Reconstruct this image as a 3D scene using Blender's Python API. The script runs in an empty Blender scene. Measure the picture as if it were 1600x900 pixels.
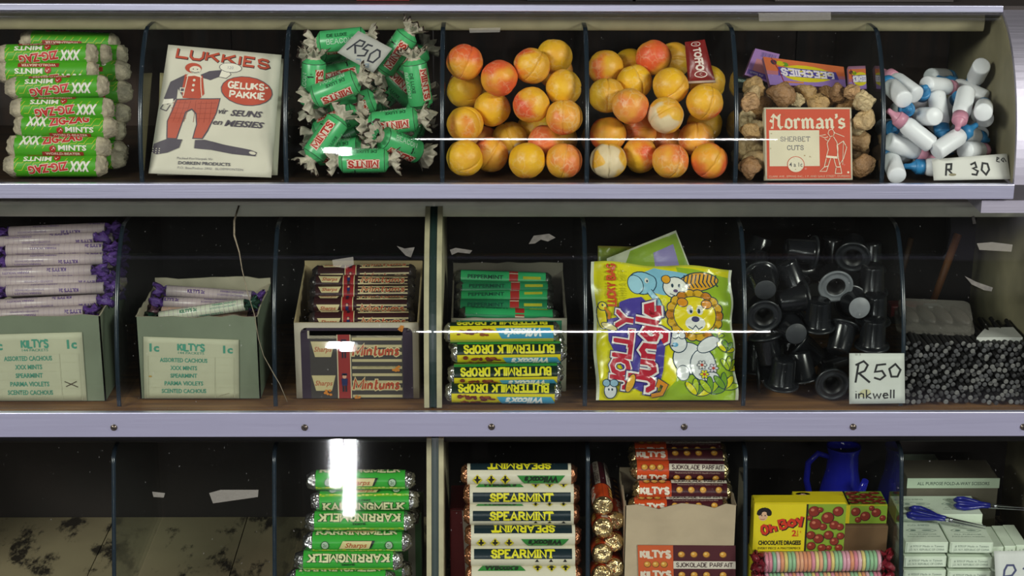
import bpy, bmesh, math, random
from mathutils import Vector, Matrix, noise
from mathutils.geometry import tessellate_polygon
random.seed(7)
PI = math.pi
S = bpy.context.scene
COL = S.collection

# ---------------------------------------------------------------- camera
FPX = 2670.0                                   # focal length in pixels of the 1600x900 frame
PITCH, YAW, ROLL = math.radians(18), math.radians(.8), math.radians(-.25)
FW = Vector((math.sin(YAW)*math.cos(PITCH), math.cos(YAW)*math.cos(PITCH), -math.sin(PITCH)))
_rt = Vector((math.cos(YAW), -math.sin(YAW), 0)); _up = _rt.cross(FW)
RT = _rt*math.cos(ROLL) - _up*math.sin(ROLL); UP = RT.cross(FW)
EYE = Vector((0, 0, 1.05)) - FW*1.6
cd = bpy.data.cameras.new('camera'); cam = bpy.data.objects.new('camera', cd); COL.objects.link(cam)
cd.sensor_width = 36; cd.lens = FPX/1600*36; cd.clip_start = .05; cd.clip_end = 50
m = Matrix((RT, UP, -FW)).transposed().to_4x4(); m.translation = EYE; cam.matrix_world = m
S.camera = cam

def at(px, py, Y):
    """the point of the depth plane Y that the photograph shows at this pixel"""
    d = FW*FPX + RT*(px-800) + UP*(450-py)
    return EYE + d*((Y-EYE.y)/d.y)
def px_of(p):
    v = p-EYE; z = v.dot(FW); return 800+FPX*v.dot(RT)/z, 450-FPX*v.dot(UP)/z
def mpp(Y):
    """metres per pixel at depth Y"""
    return (1.6+Y*.95)/FPX

# ---------------------------------------------------------------- world, lamps, exposure
w = bpy.data.worlds.new('shop_air'); S.world = w; w.use_nodes = True
w.node_tree.nodes['Background'].inputs[0].default_value = (.80, .84, 1, 1)
w.node_tree.nodes['Background'].inputs[1].default_value = .16
def area(name, loc, target, sx, sy, power, col=(1, .97, .93)):
    l = bpy.data.lights.new(name, 'AREA'); l.shape = 'RECTANGLE'; l.size = sx; l.size_y = sy; l.energy = power; l.color = col
    o = bpy.data.objects.new(name, l); COL.objects.link(o); o.location = loc
    o.rotation_euler = (Vector(target)-Vector(loc)).to_track_quat('-Z', 'Y').to_euler()
    return o
area('side_softbox', (-2.3, -2.3, 2.5), (0, .1, .95), 1.2, .5, 95)  # added pair of softboxes as main light, set too wide to mirror in the panes
area('side_softbox', (2.5, -2.3, 2.5), (0, .1, .95), 1.2, .5, 105)
area('counter_tube', (.30, -3.5, 1.889), (.30, 0, 1.2), 1.08, .035, 12, (.97, .97, 1))
for dx, z0, z1 in ((-.022, 1.375, 1.57), (.020, 1.285, 1.57)):      # upright twin tubes across the shop
    area('upright_tube', (-.47+dx, -3.5, (z0+z1)/2), (-.47+dx, 0, (z0+z1)/2), .03, z1-z0, 3, (.97, .97, 1))
S.view_settings.view_transform = 'Standard'; S.view_settings.look = 'None'
S.view_settings.gamma = 1; S.view_settings.use_curve_mapping = False
S.view_settings.exposure = 0.0

# ---------------------------------------------------------------- materials
def lin(h):
    h = h.lstrip('#'); c = [int(h[i:i+2], 16)/255 for i in (0, 2, 4)]
    return tuple(x/12.92 if x <= .04045 else ((x+.055)/1.055)**2.4 for x in c)+(1,)
_M = {}
def mat(hx, rough=.5, metal=0., var=.12, nscale=45., bump=0., bscale=120., spec=.5):
    k = (hx, rough, metal, var, nscale, bump, bscale, spec)
    if k in _M: return _M[k]
    mt = bpy.data.materials.new('m_'+hx.lstrip('#')); mt.use_nodes = True; nt = mt.node_tree; N, L = nt.nodes, nt.links
    b = N['Principled BSDF']; b.inputs['Roughness'].default_value = rough; b.inputs['Metallic'].default_value = metal
    b.inputs['Specular IOR Level'].default_value = spec
    tc = N.new('ShaderNodeTexCoord')
    if var:
        n = N.new('ShaderNodeTexNoise'); n.inputs['Scale'].default_value = nscale; n.inputs['Detail'].default_value = 3
        L.new(tc.outputs['Object'], n.inputs['Vector'])
        mr = N.new('ShaderNodeMapRange'); mr.inputs[1].default_value = .3; mr.inputs[2].default_value = .7
        mr.inputs[3].default_value = 1-var; mr.inputs[4].default_value = 1+var*.3
        L.new(n.outputs[0], mr.inputs[0])
        mx = N.new('ShaderNodeMix'); mx.data_type = 'RGBA'; mx.blend_type = 'MULTIPLY'; mx.inputs[0].default_value = 1
        mx.inputs[6].default_value = lin(hx); L.new(mr.outputs[0], mx.inputs[7]); L.new(mx.outputs[2], b.inputs['Base Color'])
    else:
        b.inputs['Base Color'].default_value = lin(hx)
    if bump:
        n2 = N.new('ShaderNodeTexNoise'); n2.inputs['Scale'].default_value = bscale; n2.inputs['Detail'].default_value = 2
        L.new(tc.outputs['Object'], n2.inputs['Vector'])
        bp = N.new('ShaderNodeBump'); bp.inputs['Strength'].default_value = bump; bp.inputs['Distance'].default_value = .004
        L.new(n2.outputs[0], bp.inputs['Height']); L.new(bp.outputs[0], b.inputs['Normal'])
    _M[k] = mt; return mt

def glass(name, tint, dust=.02, specks=.25, refl=1.0):
    mt = bpy.data.materials.new(name); mt.use_nodes = True; nt = mt.node_tree; N, L = nt.nodes, nt.links
    N.remove(N['Principled BSDF']); out = N['Material Output']
    tr = N.new('ShaderNodeBsdfTransparent'); tr.inputs[0].default_value = tint
    gl = N.new('ShaderNodeBsdfGlossy'); gl.inputs['Roughness'].default_value = .025
    fr = N.new('ShaderNodeFresnel'); fr.inputs[0].default_value = 1.5
    ge = N.new('ShaderNodeNewGeometry'); ir = N.new('ShaderNodeMapRange'); ir.inputs[3].default_value = 1.5; ir.inputs[4].default_value = 1/1.5
    L.new(ge.outputs['Backfacing'], ir.inputs[0]); L.new(ir.outputs[0], fr.inputs[0])       # both faces of the pane reflect like glass in air
    mu = N.new('ShaderNodeMath'); mu.operation = 'MULTIPLY'; mu.inputs[1].default_value = refl; L.new(fr.outputs[0], mu.inputs[0])
    m1 = N.new('ShaderNodeMixShader'); L.new(mu.outputs[0], m1.inputs[0]); L.new(tr.outputs[0], m1.inputs[1]); L.new(gl.outputs[0], m1.inputs[2])
    df = N.new('ShaderNodeBsdfDiffuse'); df.inputs[0].default_value = (.75, .75, .72, 1)
    tc = N.new('ShaderNodeTexCoord'); mp = N.new('ShaderNodeMapping'); mp.inputs['Scale'].default_value = (1, 1, .55)
    L.new(tc.outputs['Object'], mp.inputs[0])
    n = N.new('ShaderNodeTexNoise'); n.inputs['Scale'].default_value = 430; n.inputs['Detail'].default_value = 4; L.new(mp.outputs[0], n.inputs['Vector'])
    mr = N.new('ShaderNodeMapRange'); mr.inputs[1].default_value = .72; mr.inputs[2].default_value = .80; mr.inputs[3].default_value = dust; mr.inputs[4].default_value = specks
    L.new(n.outputs[0], mr.inputs[0])
    m2 = N.new('ShaderNodeMixShader'); L.new(mr.outputs[0], m2.inputs[0]); L.new(m1.outputs[0], m2.inputs[1]); L.new(df.outputs[0], m2.inputs[2])
    L.new(m2.outputs[0], out.inputs[0]); return mt

def wood(name, c1, c2, rough=.55, scale=(3, 40, 40), stains=0., stain_col='#1a1410'):
    mt = bpy.data.materials.new(name); mt.use_nodes = True; nt = mt.node_tree; N, L = nt.nodes, nt.links
    b = N['Principled BSDF']; b.inputs['Roughness'].default_value = rough
    tc = N.new('ShaderNodeTexCoord'); mp = N.new('ShaderNodeMapping'); mp.inputs['Scale'].default_value = scale; L.new(tc.outputs['Object'], mp.inputs[0])
    n = N.new('ShaderNodeTexNoise'); n.inputs['Scale'].default_value = 3; n.inputs['Detail'].default_value = 6; L.new(mp.outputs[0], n.inputs['Vector'])
    cr = N.new('ShaderNodeValToRGB'); cr.color_ramp.elements[0].position = .35; cr.color_ramp.elements[1].position = .65
    cr.color_ramp.elements[0].color = lin(c1); cr.color_ramp.elements[1].color = lin(c2); L.new(n.outputs[0], cr.inputs[0])
    last = cr.outputs[0]
    if stains:
        n2 = N.new('ShaderNodeTexNoise'); n2.inputs['Scale'].default_value = 34; n2.inputs['Detail'].default_value = 8; n2.inputs['Roughness'].default_value = .7
        mp2 = N.new('ShaderNodeMapping'); mp2.inputs['Scale'].default_value = (1.0, .45, 1); L.new(tc.outputs['Object'], mp2.inputs[0]); L.new(mp2.outputs[0], n2.inputs['Vector'])
        mr = N.new('ShaderNodeMapRange'); mr.inputs[1].default_value = .54; mr.inputs[2].default_value = .62; mr.inputs[4].default_value = stains; L.new(n2.outputs[0], mr.inputs[0])
        mx = N.new('ShaderNodeMix'); mx.data_type = 'RGBA'; mx.inputs[7].default_value = lin(stain_col); L.new(mr.outputs[0], mx.inputs[0]); L.new(last, mx.inputs[6]); last = mx.outputs[2]
    L.new(last, b.inputs['Base Color']); return mt

def brushed(name, c, rough=.34):
    mt = bpy.data.materials.new(name); mt.use_nodes = True; nt = mt.node_tree; N, L = nt.nodes, nt.links
    b = N['Principled BSDF']; b.inputs['Base Color'].default_value = lin(c); b.inputs['Metallic'].default_value = .9
    tc = N.new('ShaderNodeTexCoord'); mp = N.new('ShaderNodeMapping'); mp.inputs['Scale'].default_value = (6, 200, 900); L.new(tc.outputs['Object'], mp.inputs[0])
    n = N.new('ShaderNodeTexNoise'); n.inputs['Scale'].default_value = 2; n.inputs['Detail'].default_value = 5; L.new(mp.outputs[0], n.inputs['Vector'])
    mr = N.new('ShaderNodeMapRange'); mr.inputs[3].default_value = rough-.08; mr.inputs[4].default_value = rough+.14; L.new(n.outputs[0], mr.inputs[0]); L.new(mr.outputs[0], b.inputs['Roughness'])
    n2 = N.new('ShaderNodeTexNoise'); n2.inputs['Scale'].default_value = 70; n2.inputs['Detail'].default_value = 6; L.new(tc.outputs['Object'], n2.inputs['Vector'])
    bp = N.new('ShaderNodeBump'); bp.inputs['Strength'].default_value = .12; bp.inputs['Distance'].default_value = .001; L.new(n2.outputs[0], bp.inputs['Height']); L.new(bp.outputs[0], b.inputs['Normal'])
    return mt

def film(name, c, alpha=.35, rough=.12, bump=.6, bscale=160.):
    """crinkled cellophane"""
    mt = bpy.data.materials.new(name); mt.use_nodes = True; nt = mt.node_tree; N, L = nt.nodes, nt.links
    b = N['Principled BSDF']; b.inputs['Base Color'].default_value = lin(c); b.inputs['Roughness'].default_value = rough
    tc = N.new('ShaderNodeTexCoord'); n = N.new('ShaderNodeTexNoise'); n.inputs['Scale'].default_value = bscale; n.inputs['Detail'].default_value = 3
    L.new(tc.outputs['Object'], n.inputs['Vector'])
    bp = N.new('ShaderNodeBump'); bp.inputs['Strength'].default_value = bump; bp.inputs['Distance'].default_value = .004; L.new(n.outputs[0], bp.inputs['Height']); L.new(bp.outputs[0], b.inputs['Normal'])
    tr = N.new('ShaderNodeBsdfTransparent'); mx = N.new('ShaderNodeMixShader'); mx.inputs[0].default_value = alpha
    L.new(tr.outputs[0], mx.inputs[1]); L.new(b.outputs[0], mx.inputs[2]); L.new(mx.outputs[0], N['Material Output'].inputs[0]); return mt

# ---------------------------------------------------------------- 2D artwork (printed wrappers, labels, signs)
_T = {}
def text_geo(body, bold, shear):
    k = (body, bold, shear)
    if k in _T: return _T[k]
    c = bpy.data.curves.new('lettering', 'FONT'); c.body = body; c.size = 1; c.offset = bold; c.shear = shear; c.resolution_u = 2; c.fill_mode = 'FRONT'
    o = bpy.data.objects.new('lettering', c); me = o.to_mesh()
    V = [(v.co.x, v.co.y) for v in me.vertices]; Fc = [tuple(p.vertices) for p in me.polygons]
    o.to_mesh_clear(); bpy.data.objects.remove(o); bpy.data.curves.remove(c)
    _T[k] = (V, Fc); return _T[k]
# stroke alphabet: width; strokes ('-' = no serifs), used for slab lettering and hand lettering
SF = {
'A': '.85;0,0 .42,1 .85,0|-.15,.33 .7,.33', 'B': '.66;-0,0 0,1 .4,1 .58,.9 .58,.64 .4,.54 0,.54|-.4,.54 .66,.42 .66,.12 .46,0 0,0',
'C': '.7;.66,.75 .55,.95 .3,1 .08,.82 0,.5 .08,.18 .3,0 .55,.05 .68,.25', 'D': '.7;-0,0 0,1 .38,1 .62,.85 .7,.5 .62,.15 .38,0 0,0',
'E': '.6;.58,1 0,1 0,0 .6,0|-0,.52 .4,.52', 'F': '.58;.58,1 0,1 0,0|-0,.52 .4,.52', 'G': '.74;.66,.78 .55,.95 .3,1 .08,.82 0,.5 .08,.18 .3,0 .6,.05 .7,.2 .7,.42 .42,.42',
'H': '.74;0,0 0,1|.74,0 .74,1|-0,.52 .74,.52', 'I': '.1;.05,0 .05,1', 'J': '.5;.5,1 .5,.2 .36,0 .14,0 0,.2', 'K': '.74;0,0 0,1|.7,1 .02,.42|-.25,.62 .74,0',
'L': '.58;0,1 0,0 .58,0 .58,.12', 'M': '.95;0,0 0,1 .47,.2 .95,1 .95,0', 'N': '.76;0,0 0,1 .76,0 .76,1', 'O': '.78;-.39,1 .12,.88 0,.5 .12,.12 .39,0 .66,.12 .78,.5 .66,.88 .39,1',
'P': '.62;0,0 0,1 .42,1 .62,.86 .62,.6 .42,.47 0,.47', 'R': '.74;0,0 0,1 .42,1 .62,.86 .62,.62 .42,.5 0,.5|-.36,.5 .74,0', 'S': '.62;.58,.76 .48,.95 .2,1 .02,.84 .06,.6 .54,.42 .62,.18 .44,0 .14,.03 0,.24',
'T': '.74;0,.88 0,1 .74,1 .74,.88|.37,1 .37,0', 'U': '.72;0,1 0,.25 .16,0 .56,0 .72,.25 .72,1', 'V': '.8;0,1 .4,0 .8,1', 'W': '1.1;0,1 .28,0 .55,.8 .82,0 1.1,1', 'X': '.76;0,0 .76,1|0,1 .76,0',
'Y': '.76;0,1 .38,.48 .76,1|-.38,.48 .38,0', 'Z': '.66;0,.88 0,1 .66,1 0,0 .66,0 .66,.12', '-': '.4;-0,.45 .4,.45', "'": '.1;-.05,1 .05,.75', ' ': '.3;',
'1': '.3;-.0,.78 .2,1 .2,0', '0': '.62;-.31,1 .08,.85 0,.5 .08,.15 .31,0 .54,.15 .62,.5 .54,.85 .31,1', '5': '.58;-.56,1 .08,1 .03,.55 .35,.6 .58,.42 .56,.15 .3,0 0,.1', '3': '.56;-.02,.92 .3,1 .52,.85 .5,.62 .2,.53 .52,.46 .56,.16 .3,0 0,.1',
'2': '.58;-.02,.78 .14,.98 .4,.98 .54,.76 .45,.5 0,0 .58,0', 'c': '.45;-.44,.52 .3,.62 .1,.55 0,.3 .1,.06 .3,0 .45,.1',
'n': '.5;-0,.6 .02,0|-.02,.42 .22,.6 .42,.5 .44,0', 'o': '.5;-.25,.6 .04,.46 .02,.16 .24,0 .46,.14 .46,.44 .25,.6', 'r': '.36;-0,.6 .03,0|-.03,.4 .2,.58 .36,.54', 'm': '.8;-0,.6 .02,0|-.02,.42 .2,.6 .36,.5 .38,0|-.38,.42 .56,.6 .74,.5 .76,0',
'a': '.5;-.42,.5 .2,.62 .02,.36 .06,.08 .22,0 .44,.2 .45,.6 .46,.1 .54,0', 's': '.4;-.38,.5 .2,.62 .04,.5 .1,.36 .34,.26 .36,.1 .2,0 0,.08', 'i': '.12;-.05,.6 .05,0|-.05,.85 .05,.78', 'k': '.46;-.02,1 .02,0|-.42,.6 .04,.28 .46,0',
'w': '.7;-0,.6 .14,0 .34,.5 .52,0 .7,.6', 'e': '.48;-.02,.32 .44,.36 .34,.58 .12,.56 .02,.3 .14,.02 .46,.08', 't': '.34;.12,.9 .12,.1 .2,0 .32,.06|-0,.62 .32,.62', 'u': '.5;-.02,.6 .02,.14 .14,0 .3,.04 .44,.24|-.44,.6 .45,.06 .5,0', 'g': '.5;-.44,.5 .2,.62 .02,.36 .06,.1 .24,.04 .44,.24|-.45,.6 .46,-.1 .36,-.34 .1,-.34 0,-.2', 'h': '.48;-0,1 .02,0|-.02,.42 .22,.6 .42,.5 .44,0', 'l': '.12;-.06,1 .04,0', 'y': '.5;-0,.6 .22,.02|-.48,.6 .1,-.35'}
def sf_strokes(ch):
    w, s = SF[ch].split(';'); out = []
    for t in s.split('|'):
        if not t: continue
        ser = not t.startswith('-') or t.startswith('-.') and False
        if t.startswith('-'): t = t[1:]
        out.append(([tuple(float(a) for a in p.split(',')) for p in t.split()], ser))
    return float(w), out

class Art:
    def __init__(s): s.F = []; s.z = 0; s.ox = 0
    def up(s, n=1): s.z += n; return s
    def tri(s, pts, faces, col):
        s.F.append(([(p[0]+s.ox, p[1]) for p in pts] if s.ox else pts, faces, col, s.z))
    def poly(s, pts, col):
        pts = [tuple(p) for p in pts]
        if len(pts) > 4:
            t = tessellate_polygon([[Vector((p[0], p[1], 0)) for p in pts]]); s.tri(pts, [tuple(f) for f in t], col)
        else: s.tri(pts, [tuple(range(len(pts)))], col)
        return s
    def rect(s, x0, y0, x1, y1, col): return s.poly([(x0, y0), (x1, y0), (x1, y1), (x0, y1)], col)
    def ell(s, cx, cy, rx, ry, col, rot=0, n=20, a0=0, a1=360):
        c, si = math.cos(math.radians(rot)), math.sin(math.radians(rot)); full = a1-a0 >= 360; P = []
        for i in range(n+(0 if full else 1)):
            a = math.radians(a0+(a1-a0)*i/n); x, y = rx*math.cos(a), ry*math.sin(a); P.append((cx+x*c-y*si, cy+x*si+y*c))
        return s.poly(P, col)
    def oell(s, cx, cy, rx, ry, col, oc='#20202a', ow=.8, rot=0):
        s.ell(cx, cy, rx+ow, ry+ow, oc, rot); s.up(); s.ell(cx, cy, rx, ry, col, rot); s.up(); return s
    def stroke(s, P, w, col, nib=None):
        n = len(P); closed = n > 2 and P[0] == P[-1]; L = []; R = []
        for i in range(n):
            a = P[i-1] if i else (P[-2] if closed else None); b = P[i+1] if i < n-1 else (P[1] if closed else None); p = P[i]
            def dr(u, v):
                d = math.hypot(v[0]-u[0], v[1]-u[1]) or 1e-9; return ((v[0]-u[0])/d, (v[1]-u[1])/d)
            d1 = dr(a, p) if a else None; d2 = dr(p, b) if b else None
            d1 = d1 or d2; d2 = d2 or d1
            nx, ny = -(d1[1]+d2[1]), d1[0]+d2[0]; q = math.hypot(nx, ny)
            if q < .35: nx, ny, q = -d1[1], d1[0], 1; k = 1
            else: nx, ny = nx/q, ny/q; k = min(1.6, 2/q)
            ww = w
            if nib is not None: ww = w*(.3+.7*abs(math.sin(math.atan2(d1[1]+d2[1], d1[0]+d2[0])-nib)))
            L.append((p[0]+nx*ww/2*k, p[1]+ny*ww/2*k)); R.append((p[0]-nx*ww/2*k, p[1]-ny*ww/2*k))
        s.tri(L+R, [(i, i+1, n+i+1, n+i) for i in range(n-1)], col); s.z += .3; return s
    def sub(s, geo, x, y, sx, sy, rot, col):
        c, si = math.cos(math.radians(rot)), math.sin(math.radians(rot)); V, Fc = geo
        s.tri([(x+a*sx*c-b*sy*si, y+a*sx*si+b*sy*c) for a, b in V], Fc, col)
    def text(s, body, x, y, h, col, w=None, bold=0., shear=0., rot=0, lines=()):
        """lettering centred on x, y, capital height h; lines: outline passes (colour, extra boldness) drawn beneath"""
        V0, _ = text_geo(body, bold, shear); x0 = min(v[0] for v in V0); x1 = max(v[0] for v in V0)
        sy = h/.70; sx = sy if w is None else w/(x1-x0); cx = (x0+x1)/2
        for c, b in list(lines)+[(col, 0)]:
            V, Fc = text_geo(body, bold+b, shear); s.sub(([(a-cx, d-.35) for a, d in V], Fc), x, y, sx, sy, rot, c); s.up()
        return s
    def slab(s, body, x, y, h, col, w=None, sw=.2, serif=.22, rot=0, lines=(), gap=.22, nib=None, shear=0.):
        P = []; cx = 0
        for ch in body:
            wd, st = sf_strokes(ch)
            for pts, ser in st: P.append(([(cx+a+shear*b, b) for a, b in pts], ser))
            cx += wd+gap+(.08 if serif else 0)
        cx -= gap; sx = h if w is None else w/cx
        c, si = math.cos(math.radians(rot)), math.sin(math.radians(rot))
        tf = lambda a, b: (x+(a-cx/2)*sx*c-(b-.5)*h*si, y+(a-cx/2)*sx*si+(b-.5)*h*c)
        for col2, ext in list(lines)+[(col, 0)]:
            for pts, ser in P:
                s.stroke([tf(a, b) for a, b in pts], (sw+ext)*h, col2, nib)
                if ser and serif:
                    for e, q in ((0, 1), (-1, -2)):
                        (a, b), (a2, b2) = pts[e], pts[q]
                        r = serif+ext/2
                        if abs(b-b2) > abs(a-a2)*.8: s.stroke([tf(a-r, b), tf(a+r, b)], (sw*.6+ext)*h, col2)
                        elif len(pts) > 2: s.stroke([tf(a, b-r*.7), tf(a, b+r*.7)], (sw*.6+ext)*h, col2)
            s.up()
        return s

# ---------------------------------------------------------------- mesh building
class MB:
    def __init__(s, rough=.45, spec=.5): s.bm = bmesh.new(); s.mats = []; s.rough = rough; s.spec = spec
    def mi(s, m):
        if isinstance(m, str): m = mat(m, s.rough, var=.06, spec=s.spec)
        if m not in s.mats: s.mats.append(m)
        return s.mats.index(m)
    def face(s, vs, mi, smooth=False):
        try: f = s.bm.faces.new(vs)
        except ValueError: return
        f.material_index = mi; f.smooth = smooth; return f
    def box(s, c, d, m, M=None, bev=0.):
        k = s.mi(m); c = Vector(c); hx, hy, hz = d[0]/2, d[1]/2, d[2]/2
        t = bmesh.new(); bmesh.ops.create_cube(t, size=1)
        for v in t.verts: v.co = Vector((v.co.x*d[0], v.co.y*d[1], v.co.z*d[2]))
        if bev: bmesh.ops.bevel(t, geom=t.edges[:], offset=bev, segments=2, affect='EDGES', profile=.5)
        for f in t.faces: f.material_index = k
        bmesh.ops.translate(t, vec=c, verts=t.verts)
        s.merge(t, M); return s
    def merge(s, t, M=None):
        if M is not None: bmesh.ops.transform(t, matrix=M, verts=t.verts)
        me = bpy.data.meshes.new('tmp'); t.to_mesh(me); t.free(); s.bm.from_mesh(me); bpy.data.meshes.remove(me)
    def hexa(s, P, m):
        """P: 4 front corners (ccw) then the 4 back ones"""
        k = s.mi(m); v = [s.bm.verts.new(p) for p in P]
        for f in ((0, 1, 2, 3), (7, 6, 5, 4), (0, 4, 5, 1), (1, 5, 6, 2), (2, 6, 7, 3), (3, 7, 4, 0)): s.face([v[i] for i in f], k)
        return s
    def lathe(s, prof, m, seg=24, M=None, axis='X', wob=None, smooth=True):
        """prof: (position along axis, radius); wob(i ring, angle) scales the radius"""
        M = M or Matrix(); rings = []; ms = m if isinstance(m, list) else [m]*(len(prof)-1)
        for i, (a, r) in enumerate(prof):
            if r <= 1e-7: rings.append([s.bm.verts.new(M @ (Vector((a, 0, 0)) if axis == 'X' else Vector((0, 0, a))))]); continue
            ring = []
            for j in range(seg):
                t = 2*PI*j/seg; rr, da = r, 0
                if wob: q = wob(i, t); rr, da = (r*q[0], q[1]) if isinstance(q, tuple) else (r*q, 0)
                y, z = -rr*math.cos(t), rr*math.sin(t)
                ring.append(s.bm.verts.new(M @ (Vector((a+da, y, z)) if axis == 'X' else Vector((-y, z, a+da)))))
            rings.append(ring)
        for i in range(len(rings)-1):
            A, B = rings[i], rings[i+1]; k = s.mi(ms[i])
            for j in range(seg):
                j2 = (j+1) % seg
                if len(A) == 1 and len(B) == 1: continue
                if len(A) == 1: s.face([A[0], B[j], B[j2]], k, smooth)
                elif len(B) == 1: s.face([A[j], B[0], A[j2]], k, smooth)
                else: s.face([A[j], B[j], B[j2], A[j2]], k, smooth)
        return s
    def prism(s, poly, axis, a0, a1, m, edge=None):
        """extrude a 2D outline along X (points are Y, Z), Y (X, Z) or Z (X, Y)"""
        k = s.mi(m); ke = s.mi(edge) if edge is not None else k
        f3 = {'X': lambda p, a: (a, p[0], p[1]), 'Y': lambda p, a: (p[0], a, p[1]), 'Z': lambda p, a: (p[0], p[1], a)}[axis]
        A = [s.bm.verts.new(f3(p, a0)) for p in poly]; B = [s.bm.verts.new(f3(p, a1)) for p in poly]; n = len(poly)
        t = tessellate_polygon([[Vector((p[0], p[1], 0)) for p in poly]])
        for f in t: s.face([A[i] for i in f], k); s.face([B[i] for i in reversed(f)], k)
        for i in range(n): s.face([A[i], A[(i+1) % n], B[(i+1) % n], B[i]], ke)
        return s
    def tube(s, P, r, m, seg=10, cap=True):
        P = [Vector(p) for p in P]; R = r if isinstance(r, (list, tuple)) else [r]*len(P); rings = []; k = s.mi(m); n0 = None
        for i, p in enumerate(P):
            d = ((P[i+1] if i < len(P)-1 else p)-(P[i-1] if i else p)).normalized()
            n0 = (n0-d*n0.dot(d)).normalized() if n0 is not None and (n0-d*n0.dot(d)).length > 1e-4 else d.orthogonal().normalized()
            b = d.cross(n0); rings.append([s.bm.verts.new(p+(n0*math.cos(2*PI*j/seg)+b*math.sin(2*PI*j/seg))*R[i]) for j in range(seg)])
        for A, B in zip(rings, rings[1:]):
            for j in range(seg): s.face([A[j], A[(j+1) % seg], B[(j+1) % seg], B[j]], k, True)
        if cap: s.face(rings[0][::-1], k); s.face(rings[-1], k)
        return s
    def art(s, art, fn, cu=(), cv=(), dz=.000014, sc=.001, diag=(), clip=None):
        """bend an Art (drawn in millimetres) onto a surface: fn(u, v, height) -> point; cu, cv: where it is cut so that it can bend"""
        t = bmesh.new()
        for pts, faces, col, z in art.F:
            k = s.mi(col); V = [t.verts.new((p[0]*sc, p[1]*sc, (z+1)*dz)) for p in pts]
            for f in faces:
                try: fc = t.faces.new([V[i] for i in f])
                except ValueError: continue
                fc.material_index = k
        for c in ((-clip, clip) if clip else ()): bmesh.ops.bisect_plane(t, geom=t.verts[:]+t.edges[:]+t.faces[:], dist=1e-7, plane_co=(c, 0, 0), plane_no=(1 if c > 0 else -1, 0, 0), clear_outer=True)
        for c in cu: bmesh.ops.bisect_plane(t, geom=t.verts[:]+t.edges[:]+t.faces[:], dist=1e-7, plane_co=(c, 0, 0), plane_no=(1, 0, 0))
        for c in cv: bmesh.ops.bisect_plane(t, geom=t.verts[:]+t.edges[:]+t.faces[:], dist=1e-7, plane_co=(0, c, 0), plane_no=(0, 1, 0))
        for o, nn in diag: bmesh.ops.bisect_plane(t, geom=t.verts[:]+t.edges[:]+t.faces[:], dist=1e-7, plane_co=o, plane_no=nn)
        for v in t.verts: v.co = Vector(fn(*v.co))
        for f in t.faces: f.smooth = True
        s.merge(t); return s
    def build(s, name, parent=None, M=None):
        if M is not None: bmesh.ops.transform(s.bm, matrix=M, verts=s.bm.verts)
        me = bpy.data.meshes.new(name); s.bm.to_mesh(me); s.bm.free()
        for q in s.mats: me.materials.append(q)
        o = bpy.data.objects.new(name, me); COL.objects.link(o)
        if parent is not None: o.parent = parent
        return o

def tag(o, label=None, cat=None, group=None, kind=None):
    if label: o['label'] = label
    if cat: o['category'] = cat
    if group: o['group'] = group
    if kind: o['kind'] = kind
    return o
def empty(name, M=None, label=None, cat=None, group=None):
    o = bpy.data.objects.new(name, None); COL.objects.link(o); o.empty_display_size = .01
    if M is not None: o.matrix_world = M
    return tag(o, label, cat, group)
def dup(root):
    r = root.copy(); COL.objects.link(r)
    for ch in list(root.children):
        c = ch.copy(); COL.objects.link(c); c.parent = r
        for g in list(ch.children):
            d = g.copy(); COL.objects.link(d); d.parent = c
    return r
class Kind:
    """a repeated thing: the first placing moves the original, later ones copy it with its parts"""
    def __init__(s, root, cat, group): s.root = root; s.used = False; s.cat = cat; s.group = group
    def put(s, M, label, group=None):
        o = dup(s.root) if s.used else s.root; s.used = True
        o.matrix_world = M; tag(o, label, s.cat, group or s.group); return o
def RX(a): return Matrix.Rotation(math.radians(a), 4, 'X')
def RY(a): return Matrix.Rotation(math.radians(a), 4, 'Y')
def RZ(a): return Matrix.Rotation(math.radians(a), 4, 'Z')
def TR(p): return Matrix.Translation(p)
def cyl_fn(r):
    return lambda u, v, z: (u, -(r+z)*math.cos(v/r), (r+z)*math.sin(v/r))
def cuts(a, b, n): return [a+(b-a)*i/n for i in range(1, n)]
def roll_M(p, tilt=0, flip=False, spin=0, yaw=0):
    return TR(p) @ RY(-tilt) @ RX(-19) @ RY(180 if flip else 0) @ RZ(yaw) @ RX(spin)
def along(p0, p1):
    """frame whose local Z runs from p0 to p1"""
    d = (Vector(p1)-Vector(p0)); return TR(p0) @ d.to_track_quat('Z', 'Y').to_matrix().to_4x4()
# ================================================================ the room (only what the counter could show)
def struct(name, bmx): return tag(bmx.build(name), kind='structure')
struct('floor', MB().box((0, -2.2, -.02), (7, 6.4, .04), mat('#8a8492', .5)))
struct('wall_back', MB().box((0, .72, 1.4), (7, .06, 2.9), mat('#1b1817', .8)))
struct('wall_front', MB().box((0, -5.4, 1.4), (7, .06, 2.9), mat('#100f0e', .8)))
struct('ceiling', MB().box((0, -2.3, 2.87), (7, 6.3, .04), mat('#2c2a28', .8)))

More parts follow.
